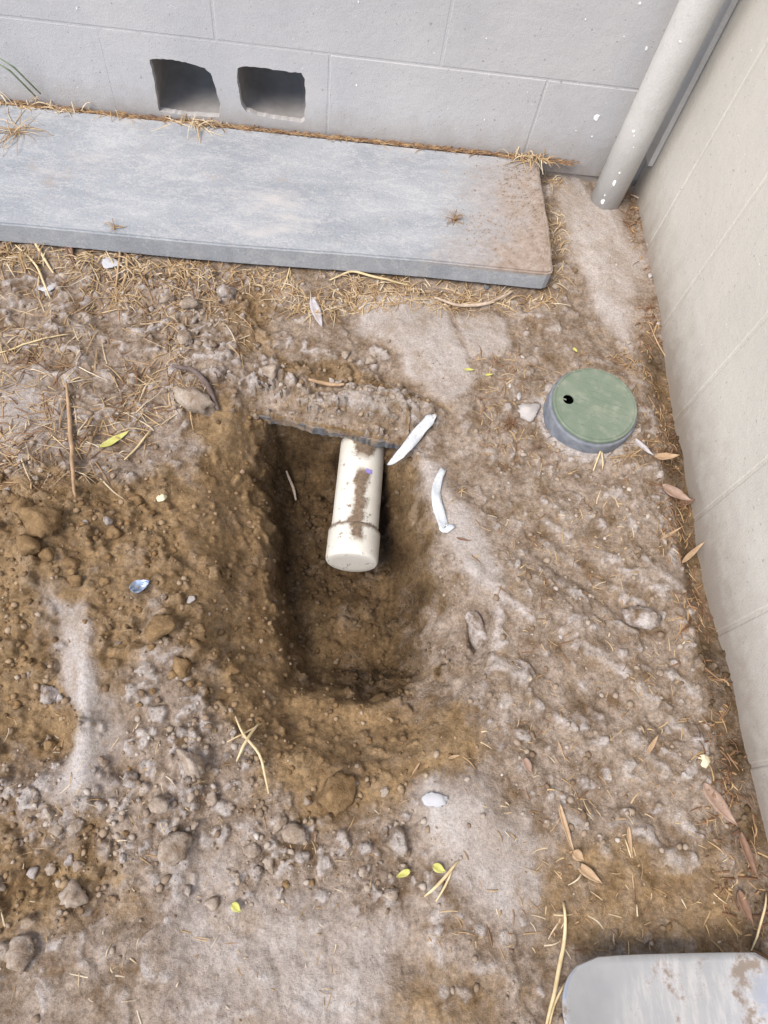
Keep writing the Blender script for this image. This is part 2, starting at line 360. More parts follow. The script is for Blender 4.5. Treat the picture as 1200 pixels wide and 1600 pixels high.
def pvc_material():
    m, nt, b = new_mat('dirty_white_pvc'); co = objco(nt)
    s = nd(nt, 'ShaderNodeSeparateXYZ'); nt.links.new(co, s.inputs[0])
    n = noise(nt, co, 26, 7, .7); nf = noise(nt, co, 160, 4, .7)
    off = math_(nt, 'ADD', math_(nt, 'SUBTRACT', s.outputs[0], .002), math_(nt, 'MULTIPLY', math_(nt, 'SUBTRACT', n, .5), .045))
    wide = math_(nt, 'MULTIPLY', ramp(nt, s.outputs[1], [(.18, 0), (.21, 1)]), .010)
    band = ramp(nt, math_(nt, 'SUBTRACT', math_(nt, 'ABSOLUTE', off), wide), [(.009, 1), (.0135, 0)])
    top = ramp(nt, s.outputs[2], [(.01, 0), (.028, 1)])
    yy = math_(nt, 'MULTIPLY', math_(nt, 'ADD', s.outputs[1], math_(nt, 'MULTIPLY', math_(nt, 'SUBTRACT', n, .5), .03)), 3.5)
    gaps = ramp(nt, yy, [(.06, 0), (.11, 1), (.55, 1), (.595, 0), (.64, 0), (.69, 1)])
    d1 = math_(nt, 'MULTIPLY', math_(nt, 'MULTIPLY', band, top), gaps)
    under = ramp(nt, math_(nt, 'ADD', s.outputs[2], math_(nt, 'MULTIPLY', n, .02)), [(-.012, 1), (.006, 0)])
    under = math_(nt, 'MULTIPLY', under, ramp(nt, s.outputs[1], [(0.0, 0), (.006, 1)]))
    smear = ramp(nt, noise(nt, co, 60, 6, .75), [(.58, 0), (.66, .85)])
    ringd = ramp(nt, math_(nt, 'ABSOLUTE', math_(nt, 'ADD', math_(nt, 'SUBTRACT', s.outputs[1], .058), math_(nt, 'MULTIPLY', math_(nt, 'SUBTRACT', nf, .5), .02))), [(.003, 1), (.006, 0)])
    d = math_(nt, 'MAXIMUM', math_(nt, 'MAXIMUM', d1, ringd), math_(nt, 'MAXIMUM', under, smear))
    soil = mixc(nt, ramp(nt, nf, [(.3, 0), (.7, 1)]), (.10, .068, .042), (.23, .165, .112))
    c = mixc(nt, d, mixc(nt, ramp(nt, n, [(.35, 0), (.65, 1)]), (.62, .58, .50), (.70, .67, .60)), soil)
    nt.links.new(c, b.inputs['Base Color'])
    nt.links.new(math_(nt, 'ADD', math_(nt, 'MULTIPLY', d, .5), .42), b.inputs['Roughness'])
    bump(nt, b, math_(nt, 'ADD', d, math_(nt, 'MULTIPLY', nf, .3)), .5, .002); return m
M_PVC = pvc_material()
M_PURPLE = simple('purple_primer', (.25, .20, .50), (.33, .27, .58), 90)
def lid_material():
    m, nt, b = new_mat('green_plastic_lid'); co = objco(nt)
    f = noise(nt, co, 22, 6, .65); g = noise(nt, co, 300, 3, .6)
    c = mixc(nt, ramp(nt, f, [(.35, 0), (.65, 1)]), (.125, .165, .115), (.17, .20, .148))
    c = mixc(nt, ramp(nt, noise(nt, co, 40, 7, .7), [(.50, 0), (.68, .5)]), c, (.30, .30, .235))
    c = mixc(nt, ramp(nt, noise(nt, co, 130, 3, .6), [(.70, 0), (.75, .8)]), c, (.55, .55, .48))
    nt.links.new(c, b.inputs['Base Color']); b.inputs['Roughness'].default_value = .62
    bump(nt, b, math_(nt, 'ADD', f, g), .25, .001); return m
M_LID = lid_material()
M_BOXSIDE = simple('dusty_black_plastic', (.125, .133, .155), (.20, .21, .23), 60, .7, .3, .001)
M_BOXIN = simple('dark_inside', (.012, .012, .012), (.02, .02, .02), 40, .9)
def tape_material():
    m, nt, b = new_mat('white_tape'); co = worldco(nt)
    c = mixc(nt, ramp(nt, noise(nt, co, 60, 4), [(.35, 0), (.65, 1)]), (.45, .48, .51), (.57, .58, .59))
    c = mixc(nt, ramp(nt, noise(nt, co, 150, 6, .7), [(.57, 0), (.63, .8)]), c, (.30, .235, .175))
    nt.links.new(c, b.inputs['Base Color']); b.inputs['Roughness'].default_value = .5
    bump(nt, b, noise(nt, co, 120, 3), .5, .003); return m
M_TAPE = tape_material()
def metal_material():
    m, nt, b = new_mat('worn_spade_steel'); co = objco(nt)
    mp = nd(nt, 'ShaderNodeMapping'); mp.inputs['Scale'].default_value = (3.2, .7, 1); nt.links.new(co, mp.inputs[0])
    f = noise(nt, mp.outputs[0], 26, 7, .7); big = noise(nt, co, 8, 5, .6)
    c = mixc(nt, ramp(nt, big, [(.35, 0), (.65, 1)]), (.44, .45, .47), (.56, .56, .57))
    worn = math_(nt, 'MULTIPLY', ramp(nt, f, [(.46, 0), (.62, .6)]), ramp(nt, noise(nt, co, 9, 3, .5), [(.46, 0), (.56, 1)]))
    c = mixc(nt, worn, c, (.78, .76, .74))
    dirt = ramp(nt, noise(nt, co, 14, 6, .7), [(.55, 0), (.64, .95)])
    c = mixc(nt, dirt, c, (.19, .145, .11))
    nt.links.new(c, b.inputs['Base Color'])
    nt.links.new(math_(nt, 'MULTIPLY', math_(nt, 'SUBTRACT', 1.0, dirt), .75), b.inputs['Metallic'])
    nt.links.new(math_(nt, 'ADD', math_(nt, 'MULTIPLY', dirt, .5), .30), b.inputs['Roughness'])
    bump(nt, b, f, .12, .001); return m
M_STEEL = metal_material()
M_WOOD = simple('ash_wood_handle', (.42, .29, .16), (.55, .40, .24), 16, .55, .3, .001, .3, (6, .5, 6))

def straw_material():
    m, nt, b = new_mat('dry_straw'); co = worldco(nt)
    a = nd(nt, 'ShaderNodeAttribute', attribute_name='tint').outputs['Fac']
    c = ramp(nt, a, [(0, (.13, .065, .035)), (.25, (.24, .135, .07)), (.55, (.38, .25, .125)), (.8, (.50, .36, .20)), (1, (.62, .52, .38))])
    c = mixc(nt, .4, c, ramp(nt, noise(nt, co, 200, 4, .6), [(.3, .5), (.7, 1.2)]), 'MULTIPLY')
    nt.links.new(c, b.inputs['Base Color']); b.inputs['Roughness'].default_value = .7; b.inputs['Specular IOR Level'].default_value = .3
    return m
M_STRAW = straw_material()
def leafmat(name, a, c2): return simple(name, a, c2, 70, .65, .4, .001)
M_L_YEL = leafmat('yellow_green_leaf', (.42, .40, .09), (.55, .53, .2))
M_L_TAN = leafmat('tan_leaf', (.34, .22, .13), (.45, .32, .20))
M_L_PINK = leafmat('pinkish_brown_leaf', (.25, .165, .12), (.34, .235, .18))
M_L_RUST = leafmat('rust_leaf', (.15, .085, .055), (.22, .13, .085))
M_L_GREY = leafmat('silvery_leaf', (.36, .33, .34), (.47, .43, .43))
M_L_GREEN = leafmat('green_blade', (.16, .22, .12), (.28, .33, .22))
M_STONE_W = simple('whitish_stone', (.38, .34, .31), (.56, .52, .50), 60, .85, .6, .002)
M_STONE_C = simple('cream_stone', (.62, .52, .33), (.74, .66, .48), 60, .7, .4, .001)
M_PAPER = simple('white_scrap', (.36, .36, .38), (.52, .51, .51), 60, .6, .3, .001)
M_FOIL = simple('blue_grey_foil', (.20, .24, .34), (.55, .62, .72), 120, .25, .3, .001, .6)
M_FOIL.node_tree.nodes['Principled BSDF'].inputs['Metallic'].default_value = .7
M_ROOT = simple('pale_root', (.36, .27, .20), (.52, .42, .33), 90, .8, .4, .001)
M_ROOTD = simple('dark_root', (.10, .07, .06), (.17, .13, .115), 90, .85, .4, .001)

# ------------------------------------------------------------------ object helpers
def link(name, me, mat=None, parent=None, smooth=False):
    o = bpy.data.objects.new(name, me); COL.objects.link(o)
    if mat is not None and len(me.materials) == 0: me.materials.append(mat)
    if parent is not None: o.parent = parent
    if smooth: me.shade_smooth()
    return o
def tag(o, label, cat, group=None):
    o['label'] = label; o['category'] = cat
    if group: o['group'] = group
    return o
def empty(name, loc=(0, 0, 0), rz=0.0):
    o = bpy.data.objects.new(name, None); COL.objects.link(o); o.location = loc; o.rotation_euler = (0, 0, rz)
    o.empty_display_size = .05; return o
def bm_mesh(bm, name, smooth=False):
    me = bpy.data.meshes.new(name); bmesh.ops.recalc_face_normals(bm, faces=bm.faces); bm.to_mesh(me); bm.free()
    if smooth: me.shade_smooth()
    return me
def box_mesh(name, x0, x1, y0, y1, z0, z1, bev=0.0, seg=1):
    bm = bmesh.new(); bmesh.ops.create_cube(bm, size=1)
    for v_ in bm.verts:
        v_.co = Vector((x0 + (v_.co.x + .5) * (x1 - x0), y0 + (v_.co.y + .5) * (y1 - y0), z0 + (v_.co.z + .5) * (z1 - z0)))
    if bev: bmesh.ops.bevel(bm, geom=bm.edges[:], offset=bev, segments=seg, affect='EDGES', profile=.6)
    return bm_mesh(bm, name)
def tube_mesh(name, pts, radii, n=8, cap=True, smooth=True):
    verts, faces = [], []
    pts = [Vector(p) for p in pts]
    up = Vector((.13, .21, .97))
    for i, p in enumerate(pts):
        t = (pts[min(i + 1, len(pts) - 1)] - pts[max(i - 1, 0)]).normalized()
        a = t.cross(up)
        if a.length < .05: a = t.cross(Vector((1, 0, 0)))
        a.normalize(); b = t.cross(a)
        r = radii[i] if hasattr(radii, '__len__') else radii
        for k in range(n):
            q = 2 * math.pi * k / n
            verts.append(p + (a * math.cos(q) + b * math.sin(q)) * r)
    for i in range(len(pts) - 1):
        for k in range(n):
            faces.append((i * n + k, i * n + (k + 1) % n, (i + 1) * n + (k + 1) % n, (i + 1) * n + k))
    if cap:
        faces.append(tuple(range(n))[::-1]); faces.append(tuple(range((len(pts) - 1) * n, len(pts) * n)))
    me = bpy.data.meshes.new(name); me.from_pydata(verts, [], faces); me.update()
    if smooth: me.shade_smooth()
    return me
def rebase(o):
    """move a mesh's origin to its base point"""
    me = o.data; n = len(me.vertices); co = np.empty(n * 3, np.float32); me.vertices.foreach_get('co', co); co = co.reshape(-1, 3)
    c = Vector(((co[:, 0].min() + co[:, 0].max()) / 2, (co[:, 1].min() + co[:, 1].max()) / 2, co[:, 2].min()))
    me.transform(Matrix.Translation(-c)); o.location = c; return o

# ------------------------------------------------------------------ ground object
gx = np.concatenate([[-60, -25, -10, -5, -3.2, -2.4, -1.9, -1.72], xd, [.3, 1, 3, 10, 25, 60]])
gy = np.concatenate([[-60, -25, -10, -5, -3.2, -2.6, -2.2, -1.95, -1.8], yd, [.3, 1, 3, 10, 25, 60]])
ox, oy = 8, 9
GX, GY = np.meshgrid(gx, gy)
def pad(A, fill=0.0):
    B = np.full(GX.shape, fill, float); B[oy:oy + NY, ox:ox + NX] = A; return B
GZ = pad(Z, 0.0)
lump = np.clip((n3 * .5 + .5 - .5) * 1.6, 0, 1) * (1 - dust)
# loose lumps standing above their surroundings carry pale dust
def blur(A, k):
    c = np.cumsum(np.pad(A, ((k + 1, k), (0, 0)), mode='edge'), 0); A = (c[2 * k + 1:] - c[:-2 * k - 1]) / (2 * k + 1)
    c = np.cumsum(np.pad(A, ((0, 0), (k + 1, k)), mode='edge'), 1); return (c[:, 2 * k + 1:] - c[:, :-2 * k - 1]) / (2 * k + 1)
rel = Z - blur(blur(Z, 6), 6)
lump = np.clip(sstep(.0006, .0035, rel), 0, 1) * (1 - .55 * fresh) * (1 - inhole)
gs = np.hypot(*np.gradient(Z, STEP)); lump *= 1 - sstep(.9, 1.8, blur(gs, 2))
damp_shade = np.clip(sstep(-.004, .045, sC + .05 * (1 - away) + .02 * n2) * (.72 + .5 * sstep(-1.06, -.88, Y) + .7 * n2), 0, 1)  # damp hole floor, plus shade painted on the face under the buried slab
damp_shade = np.maximum(damp_shade, np.clip(humus * (.95 + .8 * n2), 0, 1))
damp_shade = np.maximum(damp_shade, 1.0 * blob(752, 985, .014, .04, -.1))
damp_shade = np.maximum(damp_shade, .6 * blob(470, 562, .05, .014, -.25))
nv = GX.size; ny, nx = GX.shape
me = bpy.data.meshes.new('ground')
me.vertices.add(nv)
me.vertices.foreach_set('co', np.stack([GX, GY, GZ], -1).astype(np.float32).ravel())
idx = np.arange(nv).reshape(ny, nx)
quads = np.stack([idx[:-1, :-1], idx[:-1, 1:], idx[1:, 1:], idx[1:, :-1]], -1).reshape(-1, 4)
me.loops.add(quads.size); me.loops.foreach_set('vertex_index', quads.astype(np.int32).ravel())
me.polygons.add(len(quads)); me.polygons.foreach_set('loop_start', np.arange(0, quads.size, 4, dtype=np.int32))
me.update(calc_edges=True); me.validate()
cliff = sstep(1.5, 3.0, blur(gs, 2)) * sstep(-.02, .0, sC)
fresh = np.maximum(fresh, cliff); damp_shade = np.maximum(damp_shade, .7 * cliff); dust *= 1 - cliff  # steep cut faces darkened: shade below the slab edge put into the soil colour
for nm, A, fill in (('fresh', fresh, 0), ('dust', dust, .3), ('lump', lump, 0), ('damp_shade', damp_shade, 0)):
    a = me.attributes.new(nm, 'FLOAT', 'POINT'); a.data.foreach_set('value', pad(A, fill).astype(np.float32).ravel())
me.shade_smooth()
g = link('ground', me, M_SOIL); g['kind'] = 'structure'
# the soil still lying on top of the buried slab, overhanging the cut
jj, ii = np.where((lipd > -.085) & (lipd < .003 + .004 * n3 + .003 * n2) & (X > -.80) & (X < -.515))
vid = {}; vs = []; fs = []
sel = set(zip(jj.tolist(), ii.tolist()))
def vtx(j, i):
    if (j, i) not in vid: vid[(j, i)] = len(vs); vs.append((xd[i], yd[j], Zpre[j, i] + .0012))
    return vid[(j, i)]
for j, i in sel:
    if (j + 1, i) in sel and (j, i + 1) in sel and (j + 1, i + 1) in sel:
        fs.append((vtx(j, i), vtx(j, i + 1), vtx(j + 1, i + 1), vtx(j + 1, i)))
mm = bpy.data.meshes.new('soil_cover'); mm.from_pydata(vs, [], fs); mm.update()
bm = bmesh.new(); bm.from_mesh(mm)
r_ = bmesh.ops.extrude_edge_only(bm, edges=[e for e in bm.edges if e.is_boundary])
for v_ in [q for q in r_['geom'] if isinstance(q, bmesh.types.BMVert)]: v_.co.z = min(v_.co.z, -.030)
bm.to_mesh(mm); bm.free(); mm.shade_smooth()
for nm in ('fresh', 'dust', 'lump', 'damp_shade'):
    if nm not in mm.attributes: mm.attributes.new(nm, 'FLOAT', 'POINT')
relp = sstep(.0004, .003, Zpre - blur(blur(Zpre, 6), 6))
def spread(A):
    out = np.zeros(len(mm.vertices), np.float32)
    for (j, i), k in vid.items(): out[k] = A[j, i]
    return out
mm.attributes['lump'].data.foreach_set('value', spread(relp))
fresh = np.where(inlip, .30 + .5 * n2, fresh); damp_shade = np.where(inlip, 0, damp_shade)
mm.attributes['fresh'].data.foreach_set('value', spread(np.clip(fresh, 0, 1)))
sc_ = link('soil_cover', mm, M_SOIL); sc_['kind'] = 'structure'

# ------------------------------------------------------------------ back wall of concrete blocks
BL, CH, Z0, JW = .424, .202, .013, .004
wall = empty('block_wall', (-1.2, 0, 0)); tag(wall, 'grey painted concrete block wall with two square vent holes at its foot', 'wall')
def P(o, parent): o.parent = parent; o.matrix_parent_inverse = Matrix.Translation(-parent.location); return o
proto = {}
def block(x0, x1, z0, z1, name='concrete_block'):
    key = (round(x1 - x0, 4), round(z1 - z0, 4))
    if key not in proto:
        proto[key] = box_mesh('concrete_block', 0, key[0], 0, .09, 0, key[1], .0015, 2)
    o = link(name, proto[key], M_BLOCK); o.location = (x0, rnd.uniform(-.0006, .0006), z0); return P(o, wall)
XL = -2.9
def vent_block(x0, x1, z0, z1):
    bm = bmesh.new()
    rect = [(x0, z0), (x1, z0), (x1, z1), (x0, z1)]
    holes = [[(-1.034, .060), (-.985, .056), (-.914, .060), (-.908, .085), (-.914, .118), (-.921, .150), (-.932, .159), (-.960, .166), (-.99, .168), (-1.020, .1675), (-1.034, .164), (-1.033, .12), (-1.033, .09)],
             [(-.866, .092), (-.858, .080), (-.836, .073), (-.80, .069), (-.746, .067), (-.739, .073), (-.737, .12), (-.740, .160), (-.746, .171), (-.77, .1705), (-.80, .1715), (-.83, .173), (-.857, .171), (-.868, .166), (-.871, .150), (-.869, .12)]]
    # refine the outlines with a slightly chipped edge
    loops = []
    def ring(pts, y=0.0):
        vs = [bm.verts.new((a, y, c)) for a, c in pts]
        es = [bm.edges.new((vs[i], vs[(i + 1) % len(vs)])) for i in range(len(vs))]; return vs, es
    rv, re = ring(rect)
    alle = list(re); cores = []
    for h in holes:
        pts = []
        for i in range(len(h)):
            a = Vector(h[i]); b = Vector(h[(i + 1) % len(h)]); n = max(1, int((b - a).length / .006))
            for k in range(n):
                q = a.lerp(b, k / n); pts.append((q.x + rnd.uniform(-.0009, .0009), q.y + rnd.uniform(-.0009, .0009)))
        hv, he = ring(pts); alle += he; cores.append((hv, pts))
    bmesh.ops.triangle_fill(bm, edges=alle, use_beauty=True)
    bk = [bm.verts.new((a, .09, c)) for a, c in rect]
    for i in range(4): bm.faces.new((rv[i], rv[(i + 1) % 4], bk[(i + 1) % 4], bk[i]))
    for hv, pts in cores:                                           # painted lip, a centimetre deep
        cx = sum(p[0] for p in pts) / len(pts); cz = sum(p[1] for p in pts) / len(pts)
        iv = [bm.verts.new((cx + (a - cx) * .985, .012, cz + (c - cz) * .985)) for a, c in pts]
        for i in range(len(pts)): bm.faces.new((hv[i], hv[(i + 1) % len(pts)], iv[(i + 1) % len(pts)], iv[i]))
    o = link('vent_block', bm_mesh(bm, 'vent_block'), M_BLOCK); P(o, wall)
    o['label'] = 'bottom concrete block with its two open cores showing as square holes'
    for hv, pts in cores:
        pass
    for h in holes:
        cx = sum(p[0] for p in h) / len(h); cz = sum(p[1] for p in h) / len(h)
        verts, faces = [], []; n = len(h)
        prof = [(.010, 1.03), (.04, 1.02), (.08, .97), (.115, .85), (.135, .6), (.142, .3)]
        for y, s in prof:
            for a, c in h: verts.append((cx + (a - cx) * s, y, cz + (c - cz) * s))
        for r in range(len(prof) - 1):
            for i in range(n): faces.append((r * n + i, r * n + (i + 1) % n, (r + 1) * n + (i + 1) % n, (r + 1) * n + i))
        faces.append(tuple(range((len(prof) - 1) * n, len(prof) * n)))
        m2 = bpy.data.meshes.new('block_core'); m2.from_pydata(verts, [], faces); m2.update(); m2.shade_smooth()
        c_ = link('block_core', m2, M_CORE); c_.parent = o
for r in range(5):
    z0, z1 = Z0 + r * CH, Z0 + (r + 1) * CH - JW
    x = .155 - (BL / 2 if r % 2 else 0)
    while x > XL:
        a, b = x - BL + JW / 2, min(x - JW / 2, .05)
        if b - a > .03:
            if r == 0 and abs(a + 1.1135) < .02: vent_block(a, b, z0, z1)
            else: block(a, b, z0, z1)
        x -= BL
# mortar: bed joints and head joints, a hair behind the block faces
bm = bmesh.new()
def addbox(bm, x0, x1, y0, y1, z0, z1):
    r = bmesh.ops.create_cube(bm, size=1)['verts']
    for v_ in r: v_.co = Vector((x0 + (v_.co.x + .5) * (x1 - x0), y0 + (v_.co.y + .5) * (y1 - y0), z0 + (v_.co.z + .5) * (z1 - z0)))
for r in range(5):
    zt = Z0 + (r + 1) * CH
    addbox(bm, XL, .04, .0008, .08, zt - JW - .003, zt + .003)
    x = .155 - (BL / 2 if r % 2 else 0)
    while x > XL:
        if x < .04: addbox(bm, x - JW / 2 - .003, x + JW / 2 + .003, .0006, .08, zt - CH, zt - JW)
        x -= BL
addbox(bm, XL, .04, .004, .08, -.25, Z0 + .001)
P(link('mortar', bm_mesh(bm, 'mortar'), M_BLOCK), wall)
P(link('upper_wall', box_mesh('upper_wall', XL, .06, .0005, .12, Z0 + 5 * CH + .002, 2.5), M_BLOCK), wall)
# hairline crack in the second course and flakes of white paint
def flat_blob(name, c, r, nrm, mat, parent, ex=1.0, th=.0012):
    bm = bmesh.new(); n = 9; a = [rnd.uniform(.65, 1.2) for _ in range(n)]
    z = Vector(nrm).normalized(); q = z.to_track_quat('Z', 'Y')
    top = [bm.verts.new(q @ Vector((math.cos(6.283 * i / n) * r * a[i] * .8, math.sin(6.283 * i / n) * r * a[i] * .8 * ex, th))) for i in range(n)]
    bot = [bm.verts.new(q @ Vector((math.cos(6.283 * i / n) * r * a[i], math.sin(6.283 * i / n) * r * a[i] * ex, -th))) for i in range(n)]
    bm.faces.new(top)
    for i in range(n): bm.faces.new((top[i], bot[i], bot[(i + 1) % n], top[(i + 1) % n]))
    o = link(name, bm_mesh(bm, name), mat); o.location = c; return P(o, parent)
def onwall(px, py):
    d = ray(px, py); return CAM_LOC + d * (-CAM_LOC.y / d.y)
for px, py, r in ((932, 184, .0058), (925, 213, .0022), (557, 133, .0022), (757, 187, .0016), (900, 204, .0014), (1010, 76, .0030), (975, 57, .0013), (1000, 5, .003), (915, 30, .0012), (760, 60, .0012), (120, 13, .0013), (560, 3, .0014)):
    p = onwall(px, py); flat_blob('paint_fleck', (p.x, 0, p.z), r, (0, -1, 0), M_WHITE, wall, rnd.uniform(.8, 1.6))

# ------------------------------------------------------------------ side wall of upright panels
side = empty('side_wall', (0, -1.2, 0)); tag(side, 'cream painted side wall with fine upright joints', 'wall')
PW = .2085; pm = box_mesh('wall_panel', 0, .09, 0, PW - .006, -.25, 2.5, .003, 2)
M_SIDE_me = pm
k = 0; y = -.193
o = link('wall_panel', box_mesh('wall_panel_end', 0, .09, y + .003, -.001, -.25, 2.5, .003, 2), M_SIDE); P(o, side)
while y > -4.2:
    o = link('wall_panel', pm, M_SIDE); o.location = (rnd.uniform(-.0005, .0005), y - PW + .003, 0); P(o, side); y -= PW
bm = bmesh.new(); addbox(bm, .0014, .08, -4.3, -.02, -.25, 2.49)
P(link('panel_joint', bm_mesh(bm, 'panel_joint'), M_SIDE), side)
tr = link('corner_trim', box_mesh('corner_trim', -.013, -.0015, -.042, -.004, 0, 2.2, .002, 2), M_PIPEP); tr.location = (0, 0, .082)
tag(tr, 'narrow flat trim strip running up the corner behind the downpipe', 'trim')

# ------------------------------------------------------------------ downpipe
b0 = G(946, 312, 0); d = ray(1096, 0); tp = CAM_LOC + d * ((-.078 - CAM_LOC.y) / d.y)
ax = (tp - b0).normalized()
dp = empty('downpipe', (b0.x, b0.y, 0)); tag(dp, 'grey painted round downpipe standing in the corner', 'downpipe')
R0 = .0335
P(link('pipe', tube_mesh('pipe', [b0 - ax * .12, b0 + ax * .2, b0 + ax * .6, b0 + ax * 1.2, b0 + ax * 2.2], R0, 40), M_PIPEP), dp)
for px, py, r, e in ((942, 315, .0045, 1.6), (960, 286, .0038, 2.0), (968, 270, .0022, .8), (990, 205, .0030, 1), (991, 212, .0014, 1), (1063, 65, .0026, .6), (990, 230, .0012, 1), (945, 305, .0018, 1)):
    d = ray(px, py).normalized()
    # nearest point of the sight line on the pipe's skin
    w0 = CAM_LOC - b0; A = d - ax * d.dot(ax); B = w0 - ax * w0.dot(ax)
    aa, bb, cc = A.dot(A), 2 * A.dot(B), B.dot(B) - R0 * R0
    disc = bb * bb - 4 * aa * cc
    if disc <= 0: continue
    p = CAM_LOC + d * ((-bb - math.sqrt(disc)) / (2 * aa)); nrm = (p - b0) - ax * (p - b0).dot(ax)
    flat_blob('paint_fleck', p, r, nrm, M_WHITE, dp, e)

# ------------------------------------------------------------------ paving slab
def slab_mesh():
    bm = bmesh.new(); x0, x1, y0, y1 = -1.75, -.236, -.338, -.016
    bmesh.ops.create_grid(bm, x_segments=120, y_segments=30, size=.5)
    for v_ in bm.verts: v_.co = Vector((x0 + (v_.co.x + .5) * (x1 - x0), y0 + (v_.co.y + .5) * (y1 - y0), .051))
    for v_ in bm.verts:                                             # worn corner, slightly wavy arrises
        if v_.co.x > x1 - .03 and v_.co.y < y0 + .03:
            dx, dy = v_.co.x - (x1 - .012), (y0 + .012) - v_.co.y
            if dx > 0 and dy > 0:
                l = math.hypot(dx, dy)
                if l > .012: v_.co.x = x1 - .012 + dx / l * .012; v_.co.y = y0 + .012 - dy / l * .012
        if v_.co.y < y0 + 1e-4 + .0: v_.co.y += .002 * math.sin(v_.co.x * 9) + rnd.uniform(-.0005, .0005)
        if v_.co.x > x1 - 1e-4: v_.co.x += .002 * math.sin(v_.co.y * 21) + rnd.uniform(-.0007, .0007)
        v_.co.z += .0012 * math.sin(v_.co.x * 5 + 1) * math.cos(v_.co.y * 8)
    r = bmesh.ops.extrude_face_region(bm, geom=bm.faces[:])
    for v_ in [q for q in r['geom'] if isinstance(q, bmesh.types.BMVert)]: v_.co.z -= .043
    bmesh.ops.recalc_face_normals(bm, faces=bm.faces)
    ed = [e for e in bm.edges if len(e.link_faces) == 2 and e.calc_face_angle() > .8 and e.verts[0].co.z > .03 and e.verts[1].co.z > .03]
    bmesh.ops.bevel(bm, geom=ed, offset=.0035, segments=2, affect='EDGES')
    return bm_mesh(bm, 'paving_slab')
sl = link('paving_slab', slab_mesh(), M_SLAB)
sl.data.transform(Matrix.Translation((.7, .18, 0))); sl.location = (-.7, -.18, 0)
tag(sl, 'long grey concrete slab laid flat against the block wall', 'slab')

# buried slab lip above the drain pipe
def lip_mesh():
    bm = bmesh.new(); bmesh.ops.create_grid(bm, x_segments=60, y_segments=14, size=.5)
    for v_ in bm.verts:
        v_.co = Vector((-.004 + v_.co.x * .262, .058 + v_.co.y * .150, 0))
        if v_.co.y < -.016: v_.co.y += rnd.uniform(-.0016, .0016) + .0022 * math.sin(v_.co.x * 61)
    r = bmesh.ops.extrude_face_region(bm, geom=bm.faces[:])
    for v_ in [q for q in r['geom'] if isinstance(q, bmesh.types.BMVert)]: v_.co.z -= .021 + rnd.uniform(-.001, .001)
    return bm_mesh(bm, 'buried_slab')
bl = link('buried_slab', lip_mesh(), M_BURIED)
bl.location = (-.652, -.666, -.023); bl.rotation_euler = (math.radians(3), 0, math.radians(-9.6))
tag(bl, 'dark grey buried slab edge peeking out above the white pipe', 'slab')

# ------------------------------------------------------------------ drain pipe with end cap, lying level in the hole
A0 = Vector((-.606, -.908, -.089)); 
dr = empty('drain_pipe', A0, math.radians(-3.6)); tag(dr, 'soil-smeared white plastic drain pipe with a capped end in the hole', 'pipe')
def ypipe(name, prof, n=48):
    verts, faces = [], []
    for y_, r_ in prof:
        for k_ in range(n): verts.append((math.cos(6.28318 * k_ / n) * r_, y_, math.sin(6.28318 * k_ / n) * r_))
    for i in range(len(prof) - 1):
        for k_ in range(n): faces.append((i * n + k_, i * n + (k_ + 1) % n, (i + 1) * n + (k_ + 1) % n, (i + 1) * n + k_))
    faces.append(tuple(range(n))); faces.append(tuple(range((len(prof) - 1) * n, len(prof) * n))[::-1])
    bm = bmesh.new(); m_ = bpy.data.meshes.new(name); m_.from_pydata(verts, [], faces); bm.from_mesh(m_); bpy.data.meshes.remove(m_)
    me_ = bm_mesh(bm, name); me_.shade_smooth(); return me_
link('pipe', ypipe('pipe', [(.03, .0415), (.05, .0415), (.15, .0415), (.25, .0415), (.40, .0415)]), M_PVC, dr)
link('end_cap', ypipe('end_cap', [(.000, .030), (.0003, .0415), (.0012, .0435), (.0035, .0450), (.008, .0456), (.057, .0458), (.0585, .0450), (.0587, .0415)]), M_PVC, dr)
verts, faces = [], []
for j in range(4):
    for i in range(6):
        q = math.radians(78 - i * 3.2); verts.append((math.cos(q) * .0422, .158 + j * .0028 + .0006 * math.sin(i * 2), math.sin(q) * .0422))
for j in range(3):
    for i in range(5): faces.append((j * 6 + i, j * 6 + i + 1, (j + 1) * 6 + i + 1, (j + 1) * 6 + i))
mp_ = bpy.data.meshes.new('primer_mark'); mp_.from_pydata(verts, [], faces)
pm_ = link('primer_mark', mp_, M_PURPLE, dr); sm = pm_.modifiers.new('t', 'SOLIDIFY'); sm.thickness = .0006

# ------------------------------------------------------------------ valve box
LC = Vector((-.191, -.640, .047))
vb = empty('valve_box', (LC.x, LC.y, 0)); tag(vb, 'round green valve box lid on a dark collar beside the wall', 'valve box')
tilt = Matrix.Rotation(math.radians(3.5), 4, Vector((.75, -.45, 0)))
def lathe(name, prof, n=64, mat=None, parent=None):
    verts, faces = [], []
    for r_, z_ in prof:
        for k_ in range(n): verts.append((math.cos(6.28318 * k_ / n) * r_, math.sin(6.28318 * k_ / n) * r_, z_))
    for i in range(len(prof) - 1):
        for k_ in range(n): faces.append((i * n + k_, i * n + (k_ + 1) % n, (i + 1) * n + (k_ + 1) % n, (i + 1) * n + k_))
    m_ = bpy.data.meshes.new(name); m_.from_pydata(verts, [], faces); m_.update(); m_.shade_smooth()
    return link(name, m_, mat, parent)
col_ = lathe('collar', [(.060, -.055), (.060, -.006), (.0775, -.0035), (.0795, -.004), (.0805, -.008), (.0825, -.055), (.083, -.11), (.060, -.11), (.060, -.055)], 64, M_BOXSIDE, vb)
col_.matrix_local = Matrix.Translation((0, 0, LC.z)) @ tilt
inn = lathe('shaft', [(.0001, -.14), (.058, -.14), (.0598, -.006)], 40, M_BOXIN, vb); inn.location = (0, 0, LC.z)
